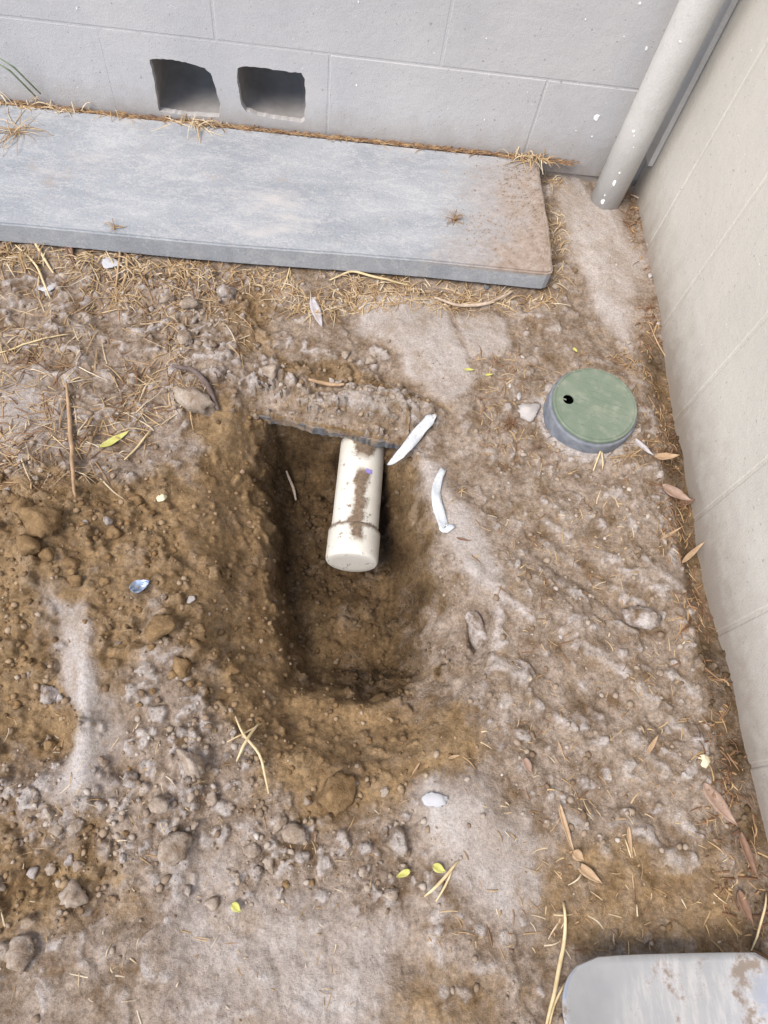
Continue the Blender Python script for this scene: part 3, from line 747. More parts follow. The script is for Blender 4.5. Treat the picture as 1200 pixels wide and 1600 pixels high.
def lid_mesh():
    bm = bmesh.new(); n = 72
    def ring(cx, cy, r, z, n_): 
        vs = [bm.verts.new((cx + math.cos(6.28318 * i / n_) * r, cy + math.sin(6.28318 * i / n_) * r, z)) for i in range(n_)]
        return vs, [bm.edges.new((vs[i], vs[(i + 1) % n_])) for i in range(n_)]
    a, ea = ring(0, 0, .0700, 0, n); h, eh = ring(-.048, .007, .0100, 0, 20)
    bmesh.ops.triangle_fill(bm, edges=ea + eh, use_beauty=True)
    prev = a
    for r_, z_ in ((.0706, -.0012), (.0722, -.0012), (.0728, .0002), (.0745, .0002), (.0757, -.0012), (.0760, -.006)):
        cur, _ = ring(0, 0, r_, z_, n)
        for i in range(n): bm.faces.new((prev[i], prev[(i + 1) % n], cur[(i + 1) % n], cur[i]))
        prev = cur
    hb, _ = ring(-.048, .007, .0099, -.0025, 20)
    for i in range(20): bm.faces.new((h[i], h[(i + 1) % 20], hb[(i + 1) % 20], hb[i]))
    return bm_mesh(bm, 'lid')
ld = link('lid', lid_mesh(), M_LID, vb); ld.matrix_local = Matrix.Translation((0, 0, LC.z + .004)) @ tilt
ld['label'] = 'dusty green plastic lid with a dark finger hole'
# worn raised ribs on the lid
bm = bmesh.new()
for i in range(-4, 5):
    w = math.sqrt(max(.060 ** 2 - (i * .0125) ** 2, 0))
    for j in range(-5, 6):
        xx, yy = j * .011, i * .0125
        if math.hypot(xx, yy) < .058 and math.hypot(xx + .048, yy - .007) > .020:
            addbox(bm, xx - .0042, xx + .0042, yy - .0012, yy + .0012, -.0005, .0005)
rb = link('ribs', bm_mesh(bm, 'ribs'), M_LID, ld)
rb.rotation_euler = (0, 0, math.radians(-20))

# ------------------------------------------------------------------ white tape strips
def ribbon(name, spine, widths, mat, normals=None, th=.0007, twist=0.0, wav=.0032):
    """a bent strip: spine points in space, half-widths; lies flat with small crumples"""
    sp = [Vector(p) for p in spine]; pts = []
    N = 18
    for i in range(N + 1):                                          # Catmull-Rom
        f = i / N * (len(sp) - 1); k_ = min(int(f), len(sp) - 2); t = f - k_
        p0, p1, p2, p3 = sp[max(k_ - 1, 0)], sp[k_], sp[k_ + 1], sp[min(k_ + 2, len(sp) - 1)]
        pts.append(.5 * ((2 * p1) + (p2 - p0) * t + (2 * p0 - 5 * p1 + 4 * p2 - p3) * t * t + (3 * p1 - p0 - 3 * p2 + p3) * t ** 3))
    verts, faces = [], []
    for i, p in enumerate(pts):
        f = i / N * (len(widths) - 1); k_ = min(int(f), len(widths) - 2); w = widths[k_] + (widths[k_ + 1] - widths[k_]) * (f - k_)
        t = (pts[min(i + 1, N)] - pts[max(i - 1, 0)]).normalized(); s = t.cross(Vector((0, 0, 1))).normalized(); u_ = s.cross(t)
        a = twist * (i / N - .5); s = s * math.cos(a) + u_ * math.sin(a)
        for q in (-1, -.4, .3, 1):
            verts.append(p + s * (w * q * rnd.uniform(.92, 1.05)) + Vector((0, 0, wav * (math.sin(i * 1.1 + q * 2) * .6 + abs(q) * .4 + rnd.uniform(-.3, .3)))))
    for i in range(N):
        for j in range(3): faces.append((i * 4 + j, i * 4 + j + 1, (i + 1) * 4 + j + 1, (i + 1) * 4 + j))
    bm = bmesh.new(); m_ = bpy.data.meshes.new(name); m_.from_pydata(verts, [], faces); bm.from_mesh(m_); bpy.data.meshes.remove(m_)
    bmesh.ops.recalc_face_normals(bm, faces=bm.faces)
    bmesh.ops.solidify(bm, geom=bm.faces[:], thickness=th)
    me_ = bm_mesh(bm, name); me_.shade_smooth()
    return rebase(link(name, me_, mat))
def lift(px, py, dz=.003): 
    p = at(px, py); p.z = Hx(p.x, p.y) + dz; return p
t1 = ribbon('tape_strip', [G(606, 727, -.02), G(628, 708, .004), lift(650, 685, .010), lift(668, 664, .006), lift(680, 651, .003)], [.002, .0085, .0105, .010, .002], M_TAPE, twist=.5)
tag(t1, 'white plastic tape strip hanging over the hole edge beside the pipe', 'tape')
t2 = ribbon('tape_strip', [lift(693, 734), lift(683, 755), lift(681, 782), lift(690, 820), lift(694, 829), lift(708, 823)], [.005, .007, .0085, .0090, .0090, .004], M_TAPE, twist=.2)
tag(t2, 'curved white tape strip lying on the soil right of the pipe', 'tape')

# ------------------------------------------------------------------ spade
def spade():
    root = empty('shovel', (-.208, -1.62, .0)); 
    tag(root, 'steel shovel blade lying on the soil by the side wall', 'shovel')
    z0 = .050
    W2, L = .140, .30; nx_, ny_ = 28, 34
    verts, faces = [], []
    for j in range(ny_ + 1):
        v_ = j / ny_                                               # 0 at the cutting edge, 1 at the socket
        for i in range(nx_ + 1):
            s = i / nx_ * 2 - 1
            # rounded front corners
            yy = v_ * L; c = .055
            w = W2
            c = .055 if s < 0 else .018
            if yy < c: w = W2 - c + math.sqrt(max(c * c - (c - yy) ** 2, 0)) if yy > 0 else W2 - c
            if v_ > .86: w = W2 * (1 - (v_ - .86) / .14 * .35)
            z_ = .026 * abs(s) ** 3.2 * min(1, .35 + v_ * 1.6) + .012 * v_ - .004 * math.cos(v_ * 3.1)
            verts.append((s * w, -yy, z_))
    for j in range(ny_):
        for i in range(nx_): a = j * (nx_ + 1) + i; faces.append((a, a + 1, a + nx_ + 2, a + nx_ + 1))
    bm = bmesh.new(); m_ = bpy.data.meshes.new('blade'); m_.from_pydata(verts, [], faces); bm.from_mesh(m_)
    bmesh.ops.recalc_face_normals(bm, faces=bm.faces); bmesh.ops.solidify(bm, geom=bm.faces[:], thickness=.0022)
    me_ = bm_mesh(bm, 'blade'); me_.shade_smooth()
    b_ = link('blade', me_, M_STEEL, root); b_.location = (0, .151, z0)
    s_ = link('socket', tube_mesh('socket', [(0, -.235, .006), (0, -.29, .026), (0, -.36, .040), (0, -.48, .052)], [.010, .020, .021, .021], 20), M_STEEL, root); s_.location = (0, .151, z0)
    h_ = link('handle', tube_mesh('handle', [(0, -.44, .0485), (0, -.9, .050), (0, -1.5, -.028)], [.019, .0185, .019], 20), M_WOOD, root); h_.location = (0, .151, z0)
    root.rotation_euler = (0, 0, math.radians(1.0))
    return root
spade()

# ------------------------------------------------------------------ clods of soil
def clod_mesh(i, flatten=.75, jag=.5):
    bm = bmesh.new(); bmesh.ops.create_icosphere(bm, subdivisions=3, radius=1)
    r = random.Random(100 + i); offs = [Vector((r.uniform(-1, 1), r.uniform(-1, 1), r.uniform(-1, 1))).normalized() for _ in range(13)]
    lev = [r.uniform(.45, .85) for _ in offs]
    from mathutils import noise as mn
    for v_ in bm.verts:
        d_ = v_.co.normalized(); m_ = 1.0
        for o_, l_ in zip(offs, lev):
            dd = d_.dot(o_)
            if dd > .05: m_ = min(m_, l_ / dd)                       # broken facets
        m_ *= 1 + jag * .5 * mn.noise(d_ * 2.3 + Vector((i * 7.1, 0, 0))) + jag * .4 * mn.noise(d_ * 5 + Vector((0, i * 3.3, 0)))
        v_.co = d_ * m_; v_.co.z *= flatten
    return bm_mesh(bm, 'soil_clod', True)
CLODS = {}
def clod_var(i, mat):
    k_ = (i, mat.name)
    if k_ not in CLODS:
        m_ = clod_mesh(i); m_.materials.append(mat); CLODS[k_] = m_
    return CLODS[k_]
def clod(px, py, r, mat, label, sx=1, sy=1, rot=None, group=None, sink=.35, flat=1.0):
    p = at(px, py); o = link('soil_clod', clod_var(rnd.randrange(8), mat))
    o.scale = (r * sx, r * sy, r * flat); o.rotation_euler = (0, 0, rnd.uniform(0, 6.28) if rot is None else rot)
    o.location = (p.x, p.y, H(p.x, p.y) + r * .7 * flat * (1 - 2 * sink) + .001)
    tag(o, label, 'clod', group); return o
big = [(250, 982, .026, M_CLOD_FRESH, 'flat brown clod below the blue foil scrap', 1.15, 1),
       (425, 580, .017, M_CLOD_GREY, 'grey angular clod left of the small trench above the pipe', 1.1, 1),
       (296, 478, .021, M_CLOD_GREY, 'pale rounded clod below the long slab', 1.1, .9),
       (355, 462, .022, M_CLOD_DRY, 'brown rounded clod below the long slab, right of the pale one', 1, .9),
       (265, 470, .017, M_CLOD_GREY, 'narrow pale clod left of the pale rounded clod', .7, 1.3),
       (305, 632, .036, M_CLOD_GREY, 'large pale wedge of dry soil beside the dark root', .75, 1.35),
       (290, 530, .016, M_CLOD_GREY, 'pale clod between slab and dark root', 1.2, .9),
       (190, 690, .0, None, '', 1, 1),
       (460, 1302, .017, M_CLOD_GREY, 'smooth whitish clod below the hole, right of its pair', 1.2, .9),
       (437, 1286, .012, M_CLOD_GREY, 'small whitish clod below the hole, left of its pair', .8, 1.3),
       (525, 1245, .034, M_CLOD_FRESH, 'large brown clod with pale lower rim at the foot of the hole', 1.1, .8),
       (66, 815, .030, M_CLOD_FRESH, 'large brown clod in the spoil heap at the left edge', 1.2, .9),
       (34, 795, .018, M_CLOD_FRESH, 'brown clod above left of the large clod in the spoil heap', 1.1, .9),
       (45, 853, .022, M_CLOD_FRESH, 'brown clod just below the large clod in the spoil heap', 1.2, .8),
       (178, 835, .014, M_CLOD_FRESH, 'brown clod near the middle of the spoil heap', 1, 1),
       (285, 1045, .020, M_CLOD_FRESH, 'brown clod between the blue foil and the dry twigs', 1.1, .8),
       (80, 1085, .017, M_CLOD_DRY, 'pale edged clod left of the scraped pale ridge', 1, .9),
       (250, 1258, .014, M_CLOD_GREY, 'whitish clod in the crumbly soil at lower left', 1.2, .9),
       (90, 1295, .012, M_CLOD_GREY, 'whitish clod, left of two at the lower left edge', 1, .9),
       (118, 1292, .012, M_CLOD_GREY, 'whitish clod, right of two at the lower left edge', 1.1, .8),
       (300, 1192, .020, M_CLOD_GREY, 'pale broad clod right of the scraped ridge', 1.4, .7),
       (740, 985, .034, M_CLOD_DRY, 'upright flake of dry soil on the right side of the hole', .55, 1.4),
       (1000, 965, .030, M_CLOD_DRY, 'pale lump of soil midway along the side wall', .8, 1.2),
       (118, 1398, .018, M_CLOD_GREY, 'pale clod in the bottom left crumble', 1, 1),
       (38, 1490, .022, M_CLOD_GREY, 'pale clod near the bottom left corner', 1, 1),
       (275, 1325, .022, M_CLOD_GREY, 'large pale clod in the lower left crumble', 1.1, .9),
       (540, 555, .010, M_CLOD_GREY, 'small grey clod on the mound above the pipe', 1, 1),
       (580, 565, .012, M_CLOD_GREY, 'small grey clod on the mound, nearest the smooth crust', 1, 1)]
for px, py, r, mat, lab, sx, sy in big:
    if r: clod(px, py, r, mat, lab, sx, sy)
# the many lesser clods of each field
def field(n, poly, rmin, rmax, mats, label, group):
    pw = gp(poly); xs = [p[0] for p in pw]; ys = [p[1] for p in pw]; c_ = 0
    while c_ < n:
        x, y = rnd.uniform(min(xs), max(xs)), rnd.uniform(min(ys), max(ys))
        if poly_sd(np.array([x]), np.array([y]), pw)[0] < 0: continue
        mat = rnd.choice(mats); r = rmin + (rmax - rmin) * rnd.random() ** 2.2
        o = link('soil_clod', clod_var(rnd.randrange(8), mat)); o.rotation_euler = (rnd.uniform(-.4, .4), rnd.uniform(-.4, .4), rnd.uniform(0, 6.28))
        o.scale = (r * rnd.uniform(.8, 1.3), r * rnd.uniform(.8, 1.2), r); o.location = (x, y, H(x, y) + r * .12)
        tag(o, label, 'clod', group); c_ += 1
field(38, [(-20, 760), (230, 760), (330, 900), (380, 1040), (220, 1120), (-20, 1100)], .005, .015, [M_CLOD_FRESH, M_CLOD_FRESH, M_CLOD_DRY], 'small brown clod of dug soil left of the hole', 'small clods left of the hole')
field(56, [(-20, 1120), (420, 1130), (640, 1220), (640, 1400), (250, 1420), (-20, 1480)], .004, .013, [M_CLOD_GREY, M_CLOD_DRY, M_CLOD_FRESH], 'small pale clod in the crumbly soil below the hole', 'small clods below the hole')
field(26, [(230, 430), (420, 450), (440, 640), (300, 650), (240, 560)], .004, .011, [M_CLOD_GREY, M_CLOD_DRY], 'small dry clod between the slab and the hole', 'small clods below the slab')
field(24, [(430, 560), (560, 560), (680, 640), (620, 680), (440, 635)], .003, .008, [M_CLOD_GREY, M_CLOD_DRY], 'crumb of dry soil on the mound above the pipe', 'crumbs on the mound above the pipe')

# loose grains and crumbs lying on the ground: far too many to count
def grains(N):
    t = (1 + 5 ** .5) / 2
    ico = np.array([(-1, t, 0), (1, t, 0), (-1, -t, 0), (1, -t, 0), (0, -1, t), (0, 1, t), (0, -1, -t), (0, 1, -t), (t, 0, -1), (t, 0, 1), (-t, 0, -1), (-t, 0, 1)]) / 1.9
    fc = np.array([(0, 11, 5), (0, 5, 1), (0, 1, 7), (0, 7, 10), (0, 10, 11), (1, 5, 9), (5, 11, 4), (11, 10, 2), (10, 7, 6), (7, 1, 8), (3, 9, 4), (3, 4, 2), (3, 2, 6), (3, 6, 8), (3, 8, 9), (4, 9, 5), (2, 4, 11), (6, 2, 10), (8, 6, 7), (9, 8, 1)])
    iy = rs.randint(8, NY - 8, N * 3); ix = rs.randint(8, NX - 8, N * 3)
    dens = np.clip(.07 + .8 * crumb + .22 * litter + .25 * humus + .35 * incut, 0, 1) * (1 - .82 * dust) * open_ * (.35 + .65 * sstep(-.15, .25, n2 + .6 * n3))
    k = rs.rand(N * 3) < dens[iy, ix]; iy, ix = iy[k][:N], ix[k][:N]; n = len(iy)
    keep = np.ones(n, bool)
    r = .0008 + .0046 * rs.rand(n) ** 5
    V = ico[None] * (1 + rs.uniform(-.32, .32, (n, 12, 1)))
    a = rs.rand(n) * 6.283; ca, sa = np.cos(a)[:, None], np.sin(a)[:, None]
    sx = rs.uniform(.75, 1.35, (n, 1)); sz = rs.uniform(.55, .95, (n, 1))
    x, y, z = V[..., 0] * sx, V[..., 1], V[..., 2] * sz
    P_ = np.stack([x * ca - y * sa, x * sa + y * ca, z], -1) * r[:, None, None]
    P_ += np.stack([xd[ix] + rs.uniform(-.5, .5, n) * STEP, yd[iy] + rs.uniform(-.5, .5, n) * STEP, np.where(inlip, Zpre, Z)[iy, ix] + r * .30], -1)[:, None]
    F = (fc[None] + (np.arange(n) * 12)[:, None, None]).reshape(-1, 3)
    m_ = bpy.data.meshes.new('soil_grains'); m_.vertices.add(n * 12); m_.vertices.foreach_set('co', P_.astype(np.float32).ravel())
    m_.loops.add(F.size); m_.loops.foreach_set('vertex_index', F.astype(np.int32).ravel())
    m_.polygons.add(len(F)); m_.polygons.foreach_set('loop_start', np.arange(0, F.size, 3, dtype=np.int32)); m_.update(calc_edges=True)
    fr = np.clip(fresh[iy, ix] * .85 + rs.uniform(-.35, .35, n), 0, 1); dm = damp_shade[iy, ix] * .9
    for nm, A in (('fresh', fr), ('damp_shade', dm), ('shade', rs.rand(n))):
        at_ = m_.attributes.new(nm, 'FLOAT', 'POINT'); at_.data.foreach_set('value', np.repeat(A, 12).astype(np.float32))
    m, nt, b = new_mat('soil_grain')
    def attr(q): return nd(nt, 'ShaderNodeAttribute', attribute_name=q).outputs['Fac']
    c = mixc(nt, attr('fresh'), ramp(nt, attr('shade'), [(0, (.19, .13, .085)), (.5, (.31, .24, .18)), (.93, (.40, .335, .28)), (1, (.52, .47, .42))]), ramp(nt, attr('shade'), [(0, (.11, .065, .03)), (.6, (.25, .155, .075)), (1, (.36, .26, .16))]))
    c = mixc(nt, attr('damp_shade'), c, (.07, .045, .023))
    nt.links.new(c, b.inputs['Base Color']); b.inputs['Roughness'].default_value = 1; b.inputs['Specular IOR Level'].default_value = .1
    bump(nt, b, noise(nt, worldco(nt), 700, 3, .6), .6, .002)
    o = link('soil_grains', m_, m); o['kind'] = 'stuff'; o['label'] = 'loose grains and crumbs of soil strewn over the ground'; o['category'] = 'soil'
grains(21000)

# ------------------------------------------------------------------ leaves, scraps and stones
def leaf_mesh(name, L, Wd, curl=.25, bend=.15, tip=1.0):
    n = 10; verts, faces = [], []
    for i in range(n + 1):
        f = i / n; w = Wd * (math.sin(math.pi * min(1, f ** .8 * .97 + .03)) ** .8) * (1 - .25 * f * tip)
        z_ = bend * L * 4 * (f - .5) ** 2 * .5 + rnd.uniform(-.01, .01) * L
        for s in (-1, -.5, 0, .5, 1): verts.append(((f - .5) * L, s * w * .5, z_ + curl * Wd * s * s * .6 - (.02 * L if s == 0 else 0) + .05 * Wd * math.sin(f * 9 + s * 3)))
    for i in range(n):
        for j in range(4): a = i * 5 + j; faces.append((a, a + 5, a + 6, a + 1))
    bm = bmesh.new(); m_ = bpy.data.meshes.new(name); m_.from_pydata(verts, [], faces); bm.from_mesh(m_)
    bmesh.ops.remove_doubles(bm, verts=bm.verts, dist=1e-5); bmesh.ops.recalc_face_normals(bm, faces=bm.faces)
    bmesh.ops.solidify(bm, geom=bm.faces[:], thickness=.0005)
    me_ = bm_mesh(bm, name); me_.shade_smooth(); return me_
def leaf(px, py, L, Wd, ang, mat, label, name='dry_leaf', cat='leaf', curl=.3, bend=.12, group=None, tilt_=(0, 0)):
    p = at(px, py); o = link(name, leaf_mesh(name, L, Wd, curl, bend), mat)
    o.rotation_euler = (tilt_[0], tilt_[1], ang); o.location = (p.x, p.y, Hx(p.x, p.y, L * .3) + .002); tag(o, label, cat, group); return o
def ang2(pa, pb):
    a, b = at(*pa), at(*pb); return math.atan2(b.y - a.y, b.x - a.x), (b - a).length
def leafL(pa, pb, Wd, mat, label, **k_):
    a, l = ang2(pa, pb); return leaf((pa[0] + pb[0]) / 2, (pa[1] + pb[1]) / 2, l, Wd, a, mat, label, **k_)
leafL((158, 701), (204, 676), .014, M_L_YEL, 'curled yellow-green leaf left of the hole')
leafL((487, 470), (503, 513), .020, M_L_GREY, 'silvery lilac leaf below the long slab', curl=.1)
leafL((1036, 762), (1064, 793), .024, M_L_PINK, 'pinkish tan leaf at the foot of the side wall')
leafL((1062, 787), (1082, 784), .014, M_L_RUST, 'rust leaf tip touching the pinkish tan leaf')
leafL((1100, 1225), (1140, 1290), .024, M_L_PINK, 'broad pinkish brown leaf below the tan wood chip', curl=.15)
leafL((1150, 1300), (1178, 1372), .014, M_L_RUST, 'long rust leaf by the wall above the shovel')
leafL((1150, 1390), (1172, 1445), .016, M_L_RUST, 'rust leaf just above the shovel by the wall')
leafL((1064, 880), (1083, 860), .010, M_L_TAN, 'small orange tan leaf at the wall below the pinkish leaf')
leafL((1010, 1178), (1024, 1150), .008, M_L_TAN, 'slim tan leaf left of the wood chip')
leafL((1033, 842), (1060, 828), .006, M_L_TAN, 'thin tan leaf sliver by the wall')
leafL((990, 690), (1012, 720), .012, M_L_GREY, 'grey twig-like leaf right of the valve box')
leafL((1025, 715), (1045, 725), .016, M_L_TAN, 'tan leaf curled in the soil right of the valve box')
leafL((105, 378), (115, 415), .014, M_L_RUST, 'rust bark flake below the slab at upper left')
leafL((655, 1180 + 12), (640, 1215), .003, M_L_TAN, 'thin tan leaf sliver at the hole foot')
leafL((640, 1290 + 70), (618, 1370), .010, M_L_YEL, 'yellow-green leaflet in the lower middle, left one')
leafL((675, 1352), (695, 1362), .013, M_L_YEL, 'yellow-green leaflet in the lower middle, beside dry stalks')
leafL((363, 1412), (376, 1424), .012, M_L_YEL, 'yellow-green leaflet in the bottom left dust')
leafL((895, 545), (901, 552), .007, M_L_YEL, 'tiny yellow leaf just above the valve box')
leafL((725, 578), (740, 580), .007, M_L_YEL, 'tiny yellow leaf on the crust, left one')
leafL((757, 588), (770, 586), .006, M_L_YEL, 'tiny yellow leaf on the crust, right one')
leafL((712, 842), (735, 846), .005, M_L_RUST, 'tiny rust leaf below the curved tape')
leafL((700, 1185), (718, 1180), .005, M_L_TAN, 'tiny tan leaf right of the hole foot')
leafL((817, 1185), (828, 1210), .014, M_L_PINK, 'pinkish flake lying right of the hole foot')
leafL((870, 1255), (895, 1335), .009, M_L_TAN, 'bent tan leaf strip at lower right')
leafL((893, 1330), (910, 1345), .016, M_L_TAN, 'short tan leaf piece at the end of the bent strip')
leafL((900, 1350), (936, 1380), .015, M_L_TAN, 'tan leaf strip with a square end at lower right')
leafL((980, 1290), (984, 1340), .007, M_STONE_C and M_L_TAN, 'narrow cream tan blade at lower right')
leafL((870, 1160), (880, 1180), .004, M_L_TAN, 'small tan sliver on the scraped soil')
# foil scrap
fo = leaf(222, 920, .030, .022, .5, M_FOIL, 'shiny blue-grey foil scrap in the brown spoil', name='foil_scrap', cat='scrap', curl=.6, bend=.3)
def stone(px, py, r, mat, label, sx=1, sy=1, name='stone', cat='stone', rot=None, flat=.8):
    p = at(px, py); o = link(name, clod_var(rnd.randrange(8), mat)); o.scale = (r * sx, r * sy, r * flat)
    o.rotation_euler = (0, 0, rnd.uniform(0, 6) if rot is None else rot); o.location = (p.x, p.y, H(p.x, p.y) + r * .25); tag(o, label, cat); return o
stone(826, 645, .020, M_STONE_W, 'whitish stone touching the left of the valve box', 1.25, 1, rot=.3)
stone(679, 1248, .016, M_PAPER, 'white crumpled scrap at the foot of the hole', .8, 1.3, 'paper_scrap', 'scrap', None, .4)
stone(74, 452, .014, M_PAPER, 'whitish paper scrap in the straw at upper left', 1.3, .8, 'paper_scrap', 'scrap', .5, .22)
stone(174, 414, .018, M_PAPER, 'bluish white scrap in the straw near the slab', 1.2, .8, 'paper_scrap', 'scrap', -.3, .18)
stone(253, 778, .009, M_STONE_C, 'cream pebble left of the hole')
stone(1098, 1189, .011, M_STONE_C, 'tan wood chip by the wall at lower right', 1, 1, name='wood_chip', cat='wood chip', flat=.5)
stone(811, 620, .007, M_STONE_W, 'small white chip above the whitish stone', 1.4, .7)
stone(796, 604, .005, M_STONE_W, 'smaller white chip above left of the valve box', 1.3, .6)
stone(77, 460, .010, M_STONE_W, 'white shell-like chip among the straw at upper left', 1.1, .9)
stone(868, 462 - 12, .010, M_CLOD_GREY, 'grey pebble at the slab corner')
stone(760, 450, .008, M_BURIED, 'dark grey pebble under the slab front', 1.1, 1)
stone(1016, 432, .007, M_STONE_W, 'small pale stone at the side wall near the downpipe')
stone(876, 995, .004, M_STONE_W, 'tiny mint white chip right of the hole')
stone(1030, 1050 + 0, .007, M_CLOD_GREY, 'pale pebble right of the scraped soil')
stone(298, 938, .009, M_STONE_W, 'small whitish pebble right of the foil')
stone(1068, 1210, .004, M_STONE_W, 'tiny white grit left of the wood chip')

# ------------------------------------------------------------------ stalks, roots and twigs
def stalk(pts, r, mat, label, name='dry_stalk', cat='stalk', lift_=.003, arch=0.0, zs=None, flatw=None):
    P_ = []
    n = len(pts)
    sp = [at(*q) for q in pts]
    for i in range(n - 1):
        m_ = max(2, int((sp[i + 1] - sp[i]).length / .008))
        for k_ in range(m_): P_.append(sp[i].lerp(sp[i + 1], k_ / m_))
    P_.append(sp[-1]); N = len(P_)
    for _ in range(2): P_ = [P_[0]] + [(P_[i - 1] + P_[i] * 2 + P_[i + 1]) / 4 for i in range(1, N - 1)] + [P_[-1]]
    out = [Vector((p.x, p.y, Hx(p.x, p.y, .004) + r + lift_ * .3 + arch * math.sin(math.pi * i / (N - 1)) + (zs or 0))) for i, p in enumerate(P_)]
    for _ in range(2): out = [out[0]] + [Vector((out[i].x, out[i].y, max(out[i].z, (out[i - 1].z + out[i + 1].z) / 2))) for i in range(1, N - 1)] + [out[-1]]
    rr = [r * (1 - .45 * abs(2 * i / (N - 1) - 1) ** 2) for i in range(N)]
    o = rebase(link(name, tube_mesh(name, out, rr, 7), mat)); tag(o, label, cat); return o
M_STK = simple('pale_stalk', (.50, .38, .20), (.66, .53, .33), 80, .65, .3, .001)
M_STKB = simple('brown_stalk', (.30, .19, .11), (.44, .30, .18), 80, .7, .3, .001)
stalk([(878, 1410), (880, 1460), (866, 1530), (850, 1610)], .0028, M_STK, 'long dry yellow stalk running down beside the shovel', arch=.004)
stalk([(880, 1535), (862, 1570), (855, 1610)], .0018, M_STK, 'short dry stalk beside the long yellow one at the shovel')
stalk([(937, 693), (933, 715), (925, 738)], .0020, M_STK, 'straight straw stalk leaning below the valve box', zs=.002)
stalk([(938, 700), (940, 735)], .0015, M_STK, 'second straw stalk below the valve box')
stalk([(715, 1345), (690, 1375), (662, 1400)], .0022, M_STK, 'straw stalk among the yellow leaflets')
stalk([(706, 1358), (695, 1385), (680, 1408)], .0016, M_STK, 'thinner straw stalk among the yellow leaflets')
stalk([(482, 596), (510, 603), (537, 609)], .0040, M_STKB, 'short tan stick on the mound above the pipe', 'stick', 'stick')
stalk([(1015, 265 + 30), (1018, 330), (1020, 355), (1010, 385)], .0026, M_ROOT, 'pale curved root at the foot of the side wall', 'root', 'root', arch=.01)
stalk([(984, 306), (1000, 316), (1016, 330)], .0022, M_ROOT, 'pale root end beside the downpipe', 'root', 'root', arch=.004)
stalk([(678, 468), (710, 480), (760, 478), (800, 458)], .0036, M_ROOT, 'curved woody twig below the slab front', 'twig', 'twig')
stalk([(515, 440), (550, 428), (590, 440), (640, 448)], .0024, M_STK, 'bent straw stalk under the slab front', arch=.006)
stalk([(270, 575), (300, 582), (325, 605), (342, 645)], .0050, M_ROOTD, 'dark root curving over the bank at upper left', 'root', 'root', arch=.004)
stalk([(445, 665), (458, 680), (462, 705)], .0030, M_ROOT, 'thin root poking out at the hole top left of the pipe', 'root', 'root')
stalk([(195, 720), (218, 698), (236, 675)], .0018, M_STK, 'straw stalk next to the yellow-green leaf')
stalk([(405, 1130), (385, 1160), (370, 1190)], .0022, M_STK, 'pale twig at the left foot of the hole', 'twig', 'twig', arch=.006)
stalk([(368, 1120), (380, 1150), (408, 1180), (420, 1240)], .0020, M_STK, 'pale forked twig at the left foot of the hole', 'twig', 'twig', arch=.006)
stalk([(105, 600), (112, 690), (120, 780)], .0036, M_STKB, 'long brown stem lying down the left bank', 'stem', 'stem')
stalk([(25, 385), (60, 420), (80, 470)], .0022, M_STK, 'straw stalk at the upper left below the slab')
stalk([(48, 370), (78, 420), (85, 430)], .0026, M_STK, 'thick pale straw below the slab at the left')
stalk([(180, 380), (190, 400), (182, 450)], .0024, M_STKB, 'brown stem beside the bluish scrap')
stalk([(0, 560 - 5), (60, 535), (110, 525)], .0016, M_STK, 'pale straw at the left edge below the scraps')
stalk([(355, 1160), (395, 1140), (410, 1130)], .0014, M_STK, 'thin white twig at the left foot of the hole', 'twig', 'twig')
stalk([(1195, 1395), (1180, 1440), (1172, 1485)], .0016, M_STK, 'thin yellow stalk by the wall beside the shovel tip', arch=.01)
stalk([(975, 1310), (984, 1340)], .0012, M_STK, 'tiny stalk at lower right')
stalk([(455, 412), (448, 440), (440, 455)], .0016, M_STK, 'small straw right below the slab edge')
stalk([(1012, 505), (1040, 560), (1048, 590)], .0015, M_STKB, 'brown stem along the side wall by the valve box')

# green blades leaning on the wall at the left
for k_, (a, b) in enumerate((((58, 131), (-10, 85)), ((50, 135), (-14, 92)))):
    p0 = CAM_LOC + ray(*a) * ((-.012 - CAM_LOC.y) / ray(*a).y); p1 = CAM_LOC + ray(*b) * ((-.035 - CAM_LOC.y) / ray(*b).y)
    o = rebase(link('grass_blade', tube_mesh('grass_blade', [p0 + Vector((0, .0, -.02)), p0.lerp(p1, .5) + Vector((0, -.004, .006)), p1], [.0016, .0020, .0008], 6), M_L_GREEN))
    tag(o, ('upper', 'lower')[k_] + ' of two green grass blades leaning on the block wall', 'grass')

# ------------------------------------------------------------------ straw and litter (uncountable)
class Blades:
    def __init__(s): s.v = []; s.f = []; s.t = []
    def add(s, pts, r, tint):
        n0 = len(s.v); m_ = len(pts)
        for i, p in enumerate(pts):
            t = (pts[min(i + 1, m_ - 1)] - pts[max(i - 1, 0)])
            if t.length < 1e-7: t = Vector((1, 0, 0))
            t.normalize(); a = t.cross(Vector((0, 0, 1)))
            if a.length < .01: a = Vector((1, 0, 0))
            a.normalize(); b = a.cross(t); rr = r * (1 - .6 * (i / (m_ - 1)) ** 2)
            s.v += [p + a * rr, p + b * rr * .7, p - a * rr]; s.t += [tint] * 3
        for i in range(m_ - 1):
            for k_ in range(3):
                q = n0 + i * 3; s.f.append((q + k_, q + (k_ + 1) % 3, q + 3 + (k_ + 1) % 3, q + 3 + k_))
        s.f.append((n0 + 2, n0 + 1, n0)); q = n0 + 3 * (m_ - 1); s.f.append((q, q + 1, q + 2))
    def build(s, name):
        m_ = bpy.data.meshes.new(name); m_.from_pydata(s.v, [], s.f); m_.update()
        a = m_.attributes.new('tint', 'FLOAT', 'POINT'); a.data.foreach_set('value', np.array(s.t, np.float32))
        return link(name, m_, M_STRAW)
